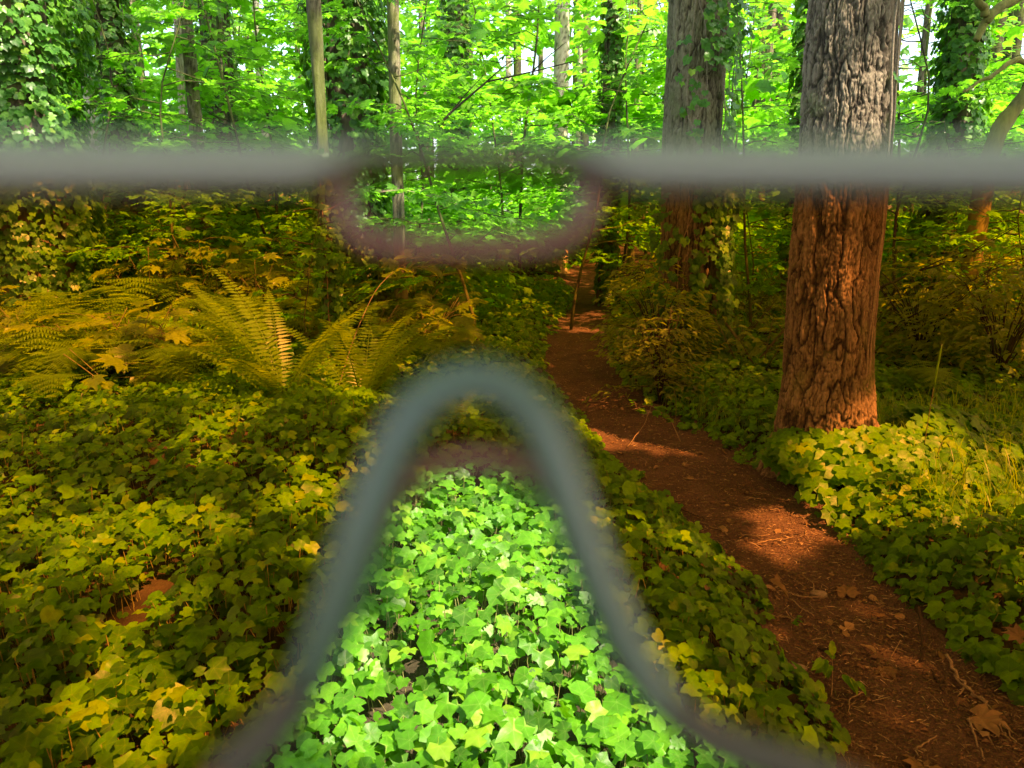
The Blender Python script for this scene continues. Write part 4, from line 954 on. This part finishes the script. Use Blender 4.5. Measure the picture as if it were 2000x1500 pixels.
twig("long thin twig running down from the roots of the bank", [gp(1860, 1310), gp(1930, 1370), gp(1990, 1440)], .004, .002, 3)
twig("pale exposed root on the bank at the path edge", [gp(1848, 1290, .05), gp(1875, 1320, .02), gp(1900, 1345), gp(1930, 1365)], .006, .004, 4, name="root")
twig("dark root hooking out of the bank at the path edge", [gp(1790, 1215, .09), gp(1800, 1250, .05), gp(1803, 1280, .01)], .006, .004, 5, False, M_DARKBARK, "root")
twig("pale straight twig lying near the ivy edge of the path", [gp(1790, 1455), gp(1830, 1430)], .003, .002, 6, False)
twig("thin dark twig pointing down the path by the ivy edge", [gp(1640, 1430), gp(1690, 1460)], .003, .002, 7)
twig("dark twig across the upper path near the lit bend", [gp(1320, 990), gp(1380, 1010)], .004, .002, 8, True, M_DARKBARK)
twig("pale twig in the sun fleck beside the ivy clump", [gp(1480, 1055), gp(1550, 1045)], .003, .002, 9)
twig("pale twig beneath the curled leaf in the middle of the path", [gp(1545, 1165), gp(1570, 1185), gp(1590, 1198)], .003, .002, 10)
twig("slanting dead twig on the bend under the lit weeds", [gp(1225, 870), gp(1260, 845, .1), gp(1275, 820, .2)], .003, .0015, 11, False)
twig("stout bark chip stick in the middle of the path", [gp(1600, 1260), gp(1640, 1270)], .006, .004, 12, False, M_DARKBARK)
twig("straight dark twig on the lower part of the path", [gp(1820, 1300), gp(1840, 1340)], .005, .003, 13, False, M_DARKBARK)
for k in range(26):
    r = np.random.default_rng(700 + k); y = 1.7 + 5.5 * r.uniform() ** 1.2; x = float(path_l(y) + r.uniform(.05, .95) * (path_r(y) - path_l(y))); a = r.uniform(0, 6.3); L = r.uniform(.05, .16); z = float(hgt(x, y)) + .018
    o = twig("short dry twig lying among the crumbs on the path", [(x, y, z), (x + math.cos(a) * L * .5, y + math.sin(a) * L * .5, z + .004), (x + math.cos(a + .3) * L, y + math.sin(a + .3) * L, z)], .0026, .0012, k, k % 3 == 0); o['group'] = "short twigs scattered on the path"
# stones half sunk in the path
for k, (px, py, s, lab) in enumerate([(1600, 1150, .035, "small dark stone in the middle of the path"), (1262, 800, .05, "stone at the edge of the path by the lit weeds"), (1560, 1295, .03, "little stone by the ivy edge of the path")]):
    bm = bmesh.new(); bmesh.ops.create_icosphere(bm, subdivisions=3, radius=1)
    for v in bm.verts:
        f = 1 + .25 * float(vnoise(v.co.x * 1.3 + k * 5, v.co.y * 1.3, v.co.z * 1.3, 40)) + .06 * float(vnoise(v.co.x * 6, v.co.y * 6, v.co.z * 6, 41)); v.co = Vector((v.co.x * f, v.co.y * f * .75, v.co.z * f * .45)) * s
    me = bpy.data.meshes.new("stone"); bm.to_mesh(me); bm.free(); o = link("stone", me, M_STONE); o.location = Vector(gp(px, py, .005)); tag(o, lab, "stone")

# bigger fallen stick bare patch and the dark gap in the ivy, thin sapling with oval leaves
def sapling(label, line, r0, leaves, leaf, seed, mat=M_BUSH, name="sapling", tp='oval', cat="sapling"):
    line = np.array(line); base = line[0]; t = empty(name, base, label, cat); s = np.linspace(0, 1, len(line)); ss = np.linspace(0, 1, 30)
    q = np.stack([np.interp(ss, s, line[:, k]) for k in range(3)], -1); q[1:-1] = (q[:-2] + q[1:-1] + q[2:]) / 3; q[1:-1] = (q[:-2] + q[1:-1] + q[2:]) / 3
    g = Geo(); g.tube(q - base, np.linspace(r0, r0 * .35, 30), 6); r = np.random.default_rng(seed); c = Cloud()
    for (a, b, n) in leaves:
        for k in range(n):
            u = r.uniform(a, b); p = np.array([np.interp(u, ss, q[:, j]) for j in range(3)]); d = rnd_dirs(1, r)[0]; e = p + d * r.uniform(.05, 1) * min(.32, leaf * 2.0) + [0, 0, r.uniform(-.03, .06)]
            g.tube(np.array([p, (p + e) / 2 + [0, 0, .015], e]) - base, [r0 * .3, r0 * .25, r0 * .15], 4)
            m = 3; pp = p + (e - p) * np.linspace(.5, 1, m)[:, None]
            c.add(pp, frames(np.array([0, -.2, 1]) + r.normal(size=(m, 3)) * .25, d + rnd_dirs(m, r) * .7 + [0, 0, -.2]), leaf * r.uniform(.7, 1.15, m))
    link("stem", g.mesh("stem"), M_TWIG, t)
    if c.P: emit(c, tp, tp, mat, t, 60, split_d=99, min_px=8)
    return t
sapling("arching sapling with oval drooping leaves below the slot", [gp(640, 880), at(648, 800, 5.2), at(690, 660, 5.3), at(735, 560, 5.4), at(800, 505, 5.5), at(900, 520, 5.6)], .0045, [(.62, 1, 16)], .13, 3)
sapling("thin bare crooked stem rising from the ivy towards the sword ferns", [gp(585, 1080, .1), at(600, 1000, 4.1), at(635, 900, 4.2), at(648, 780, 4.3)], .006, [], .1, 4)
sapling("leafy branch hanging across the wide ivy clad trunk beside the slot", [at(640, 410, 6.0), at(700, 380, 6.1), at(790, 370, 6.2), at(900, 400, 6.3)], .006, [(.2, 1, 22)], .13, 5, M_MAPLE, tp='maple')
sapling("sunlit weeds at the bend of the path with pale heart leaves", [gp(1330, 860, .02), at(1310, 820, 5.0), at(1270, 790, 5.0), at(1235, 800, 5.0)], .004, [(.2, 1, 12)], .055, 6, M_IVY, 'weed', 'ivy', "weed")
sapling("small weed with radiating leaves at the ivy edge of the path", [gp(1625, 1350, .01), gp(1625, 1340, .05), gp(1622, 1330, .10)], .002, [(.3, 1, 5)], .05, 7, M_IVY, 'weed', 'oval', "weed")
sapling("slender upright weed stalk in the ivy edge near the bottom of the path", [gp(1568, 1455, .1), at(1562, 1380, 2.35), at(1548, 1280, 2.5), at(1545, 1210, 2.55)], .002, [(.9, 1, 2)], .03, 8, M_IVY, 'weed', 'oval', "weed")

# bare branches that stretch across the thicket beyond the fir
def bare(label, line, r0):
    line = np.array(line, float); t = empty("bare_branch", line[0], label, "branch"); g = Geo(); g.tube(line - line[0], np.linspace(r0, r0 * .3, len(line)), 6)
    r = np.random.default_rng(int(abs(line[0, 0]) * 100)); 
    for k in range(1, len(line) - 1):
        d = (line[-1] - line[0]) * .2 + np.array([0, r.normal() * .1, r.uniform(.08, .25)]); g.tube(np.array([line[k], line[k] + d * .5, line[k] + d * 1.1 + [0, 0, -.03]]) - line[0], [r0 * .5, r0 * .35, r0 * .15], 4)
    link("stem", g.mesh("stem"), M_DARKBARK, t)
bare("dark bare branch slanting through the thicket past the big fir", [at(1700, 570, 6.6), at(1790, 530, 6.5), at(1880, 505, 6.4), at(1990, 440, 6.3)], .012)
bare("thinner dark branch slanting lower through the same thicket", [at(1740, 640, 6.3), at(1830, 590, 6.2), at(1930, 530, 6.1), at(2010, 500, 6.0)], .009)
bare("long dark arching branch crossing the bright leaves above the slot", [at(820, 290, 8.0), at(880, 220, 8.0), at(950, 160, 8.1), at(1040, 140, 8.2), at(1120, 120, 8.2)], .016)

# ------------------------------------------------------------------ the sunglasses held up in front of the lens of the camera
CAMP = np.array([0, 0, CAMZ]); RX = np.array([1.0, 0, 0]); UP = np.array([0, SP, CP]); FW = np.array([0, CP, -SP])
def depth_at(px):
    u = (px - 1000) / 1000; return .060 - .006 * u * u / (1 + .12 * u * u)
def gl(px, py, dd=0.0):
    z = depth_at(px) + dd; return CAMP + RX * (px - 1000) / FPX * z + UP * (750 - py) / FPX * z + FW * z
GO = gl(1000, 300)
sg = empty("sunglasses", GO, "amber tinted shield sunglasses with a grey frame held close before the view", "sunglasses")
def smooth_line(p, n, closed=False):
    p = np.array(p, float)
    if closed: p = np.vstack([p, p[:1]])
    s = np.concatenate([[0], np.cumsum(np.linalg.norm(np.diff(p, axis=0), axis=1))]); ss = np.linspace(0, s[-1], n, endpoint=not closed)
    q = np.stack([np.interp(ss, s, p[:, k]) for k in range(2)], -1)
    for _ in range(3):
        if closed: q = (np.roll(q, 1, 0) + 2 * q + np.roll(q, -1, 0)) / 4
        else: q[1:-1] = (q[:-2] + 2 * q[1:-1] + q[2:]) / 4
    return q
NOTCH = [(250, 1640), (420, 1530), (520, 1450), (600, 1345), (665, 1220), (720, 1080), (765, 985), (805, 930), (860, 903), (935, 893), (1010, 903), (1058, 935), (1090, 990), (1125, 1080), (1165, 1190), (1215, 1300), (1290, 1390), (1400, 1465), (1560, 1520), (1700, 1590)]
SLOT = [(668, 345), (668, 415), (700, 462), (760, 480), (930, 484), (1070, 478), (1130, 448), (1150, 400), (1150, 345), (1135, 316), (1000, 312), (800, 312), (690, 316)]
OUTER = [(1700, 1590), (1900, 1660), (2300, 1760), (2800, 1750), (3200, 1500), (3420, 1100), (3450, 700), (3400, 320), (2600, 310), (1600, 300), (1150, 296), (1000, 294), (800, 294), (660, 296), (300, 300), (-600, 310), (-1400, 320), (-1450, 700), (-1420, 1100), (-1200, 1500), (-800, 1750), (-300, 1760), (100, 1700)]
def lens():
    no = smooth_line(NOTCH, 90); ou = np.array(OUTER[1:] + [(250, 1640)][:0]); outer = np.vstack([no, ou])
    slot = smooth_line(SLOT, 80, True)
    bm = bmesh.new()
    for loop in (outer, slot):
        vs = [bm.verts.new((p[0], p[1], 0)) for p in loop]
        for i in range(len(vs)): bm.edges.new((vs[i], vs[(i + 1) % len(vs)]))
    bmesh.ops.triangle_fill(bm, use_beauty=True, edges=bm.edges[:])
    for x in range(-1400, 3400, 120): bmesh.ops.bisect_plane(bm, geom=bm.verts[:] + bm.edges[:] + bm.faces[:], plane_co=(x, 0, 0), plane_no=(1, 0, 0))
    for f in list(bm.faces):
        c = f.calc_center_median()
        if 690 < c.x < 1130 and 330 < c.y < 470: bm.faces.remove(f) if False else None
    for v in bm.verts: v.co = Vector(gl(v.co.x, v.co.y) - GO)
    bmesh.ops.recalc_face_normals(bm, faces=bm.faces[:])
    me = bpy.data.meshes.new("lens"); bm.to_mesh(me); bm.free()
    for p_ in me.polygons: p_.use_smooth = True
    return me
def lens_mat():
    m, N, L = newmat("amber_lens"); out = N.new("ShaderNodeOutputMaterial"); t = N.new("ShaderNodeBsdfTransparent"); t.inputs[0].default_value = (.94, .56, .29, 1)
    L.new(t.outputs[0], out.inputs[0]); return m
lo = link("lens", lens(), lens_mat(), sg); so_ = lo.modifiers.new("thickness", 'SOLIDIFY'); so_.thickness = .0014; so_.offset = 0
def gmat(name, col, rough, spec=.5):
    m, N, L = newmat(name); out = N.new("ShaderNodeOutputMaterial"); p = N.new("ShaderNodeBsdfPrincipled"); L.new(p.outputs[0], out.inputs[0])
    n1 = N.new("ShaderNodeTexNoise"); n1.inputs["Scale"].default_value = 400; cr = ramp(N, [(.3, tuple(c * .9 for c in col)), (.7, tuple(min(1, c * 1.1) for c in col))], n1.outputs[0], L)
    L.new(cr.outputs[0], p.inputs[0]); p.inputs["Roughness"].default_value = rough; p.inputs["Specular IOR Level"].default_value = spec; return m
def add_translucent(m, col, f):
    N, L = m.node_tree.nodes, m.node_tree.links; out = next(n for n in N if n.type == 'OUTPUT_MATERIAL'); p = next(n for n in N if n.type == 'BSDF_PRINCIPLED')
    t = N.new("ShaderNodeBsdfTranslucent"); t.inputs[0].default_value = (*col, 1); mx = N.new("ShaderNodeMixShader"); mx.inputs[0].default_value = f
    L.new(p.outputs[0], mx.inputs[1]); L.new(t.outputs[0], mx.inputs[2]); L.new(mx.outputs[0], out.inputs[0])
M_FRAME = gmat("grey_frame_plastic", (.14, .128, .098), .26, .8); M_RIM = gmat("dark_rim", (.040, .028, .016), .5); M_NOSE = gmat("grey_green_rubber", (.055, .092, .068), .22, .8); M_EDGE = gmat("dark_amber_lens_edge", (.15, .045, .03), .3)
add_translucent(M_NOSE, (.22, .30, .20), .3)
def strip(name, pts, wid, thick, mat, dd=0.0, sides=12):
    """rounded bar along a pixel line; wid: height in metres at each point"""
    P3 = np.array([gl(a, b, dd) - GO for a, b in pts]); n = len(P3); T_ = nrm(np.gradient(P3, axis=0)); F0 = FW[None] - T_ * (T_ @ FW)[:, None]; F0 = nrm(F0); N0 = np.cross(T_, F0)
    wid = np.broadcast_to(wid, (n,)); th = np.linspace(0, 2 * np.pi, sides, endpoint=False); c, s_ = np.cos(th), np.sin(th); e = .7
    cx = np.sign(c) * np.abs(c) ** e; sx = np.sign(s_) * np.abs(s_) ** e
    V = P3[:, None] + N0[:, None] * (wid[:, None] / 2 * cx[None])[..., None] + F0[:, None] * (thick / 2 * sx)[None, :, None]
    V = V.reshape(-1, 3); i = np.arange(n - 1)[:, None] * sides; j = np.arange(sides)[None]; j2 = (j + 1) % sides
    F = np.stack([i + j, i + j2, i + sides + j2, i + sides + j], -1).reshape(-1, 4)
    V = np.vstack([V, P3[0], P3[-1]]); kk = np.arange(sides); k2 = (kk + 1) % sides
    tr = np.vstack([np.stack([k2, kk, np.full(sides, n * sides)], -1), np.stack([(n - 1) * sides + kk, (n - 1) * sides + k2, np.full(sides, n * sides + 1)], -1)])
    return link(name, mesh(name, V, [F, tr]), mat, sg)
px_m = .060 / FPX
bx = np.linspace(-1440, 3440, 160)
mid = np.exp(-np.clip(np.abs(bx - 915) - 190, 0, None) ** 2 / (2 * 55 ** 2))
cyb = 327 * (1 - mid) + 303 * mid + np.where(bx > 1200, (bx - 1200) * .008, 0); wb = (100 * (1 - mid) + 26 * mid) * px_m
strip("brow_bar", np.stack([bx, cyb], -1), wb, .0035, M_FRAME, -.0022)
strip("lens_edge", np.vstack([smooth_line(SLOT, 80, True), smooth_line(SLOT, 80, True)[:1]]), 54 * px_m, .0022, M_EDGE)
strip("lens_edge", smooth_line(NOTCH, 90), 46 * px_m, .0022, M_EDGE)
NOSE = [(585, 1350), (625, 1270), (672, 1150), (712, 1020), (752, 910), (792, 825), (848, 762), (930, 738), (1008, 764), (1060, 832), (1092, 920), (1128, 1030), (1172, 1150), (1222, 1260), (1275, 1345), (1320, 1395)]
np_ = smooth_line(NOSE, 80); t_ = np.linspace(0, 1, 80); wn = (96 * np.sin(np.pi * np.clip(t_, .0, 1)) ** .25 * (1 + .15 * np.cos(2 * np.pi * t_))) * px_m
for pts in ([(440, 1510), (520, 1440), (575, 1370), (615, 1300)], [(1268, 1330), (1330, 1400), (1420, 1455), (1560, 1500), (1700, 1560)]):
    strip("lower_rim", smooth_line(pts, 30), 74 * px_m, .0024, M_RIM, -.0008)
strip("nose_piece", np_, np.maximum(wn, 14 * px_m), .0030, M_NOSE, -.0035)
for sx in (-1, 1):   # arms folded back past the camera on either side
    e = (CAMP + RX * sx * .068 + UP * .0118 + FW * .036) - GO
    pts = np.array([e, e - FW * .03 + RX * sx * .004, e - FW * .08 + RX * sx * .003, e - FW * .11 - UP * .006, e - FW * .135 - UP * .025])
    V, F, tr = tube(pts, [.0028, .0026, .0022, .0022, .0018], 10); link("temple_arm", mesh("temple_arm", V, [F, tr]), M_FRAME, sg)
# ------------------------------------------------------------------ labels that single the repeated plants out
LM = {"the thickest ivy trunk": (xat(40, 8.3), 8.3), "the slim ivy trunk": (xat(238, 10.5), 10.5), "the mossy grey stem": (xat(634, 6.8), 6.8), "the wide ivy trunk": (xat(690, 9.2), 9.2),
      "the grey brown fir": F2, "the big reddish fir": F1, "the distant reddish fir": (xat(440, 17), 17), "the bare grey trunk": (xat(1094, 22), 22), "the large sword fern": (-1.5, 5.1),
      "the crooked mossy maple": lm_base, "the dark ivy trunk": (xat(1192, 13.5), 13.5), "the sunlit ivy trunk": (xat(1858, 9.5), 9.5), "the far pale trunk": (xat(520, 24), 24), "the pale sunlit trunk": (xat(190, 12), 12), "the crooked pale stem": (xat(352, 12.2), 12.2), "the brown stem": (xat(778, 8.6), 8.6), "the arching sapling": (-1.1, 5.6), "the far dark trunk": (xat(1490, 22), 22)}
SHORT = {"vine maples beyond the clearing": "bright vine maple", "thimbleberry plants on the shady side of the path": "broad thimbleberry", "salal shrubs beyond the path": "low salal shrub",
         "thimbleberry plants behind the big reddish fir": "tall thimbleberry", "bushes beyond the clearing": "leafy bush", "bushes at the far end of the path": "bush closing the path", "bracken on the bank": "drooping bracken", "unseen maples added to shade the clearing": "added shade maple"}
ORD = "first second third fourth fifth sixth seventh eighth ninth tenth eleventh twelfth thirteenth fourteenth fifteenth sixteenth seventeenth eighteenth nineteenth twentieth".split() + ["twenty " + q for q in "first second third fourth fifth sixth seventh eighth ninth".split()]
bins = {}
for o in list(bpy.data.objects):
    if o.parent is None and o.get('group') in SHORT:
        q = sorted((math.hypot(o.location.x - v[0], o.location.y - v[1]), n_) for n_, v in LM.items())
        bins.setdefault((o['group'], q[0][1], q[1][1]), []).append((q[0][0], o.name))
for (gname, k, k2), v in bins.items():
    for i, (_, nme) in enumerate(sorted(v)):
        bpy.data.objects[nme]['label'] = f"{SHORT[gname]}, {ORD[min(i, 28)]} out from {k} towards {k2}"
print("TRIS", sum(len(o.data.polygons) for o in bpy.data.objects if o.type == 'MESH'), "OBJ", len(bpy.data.objects))
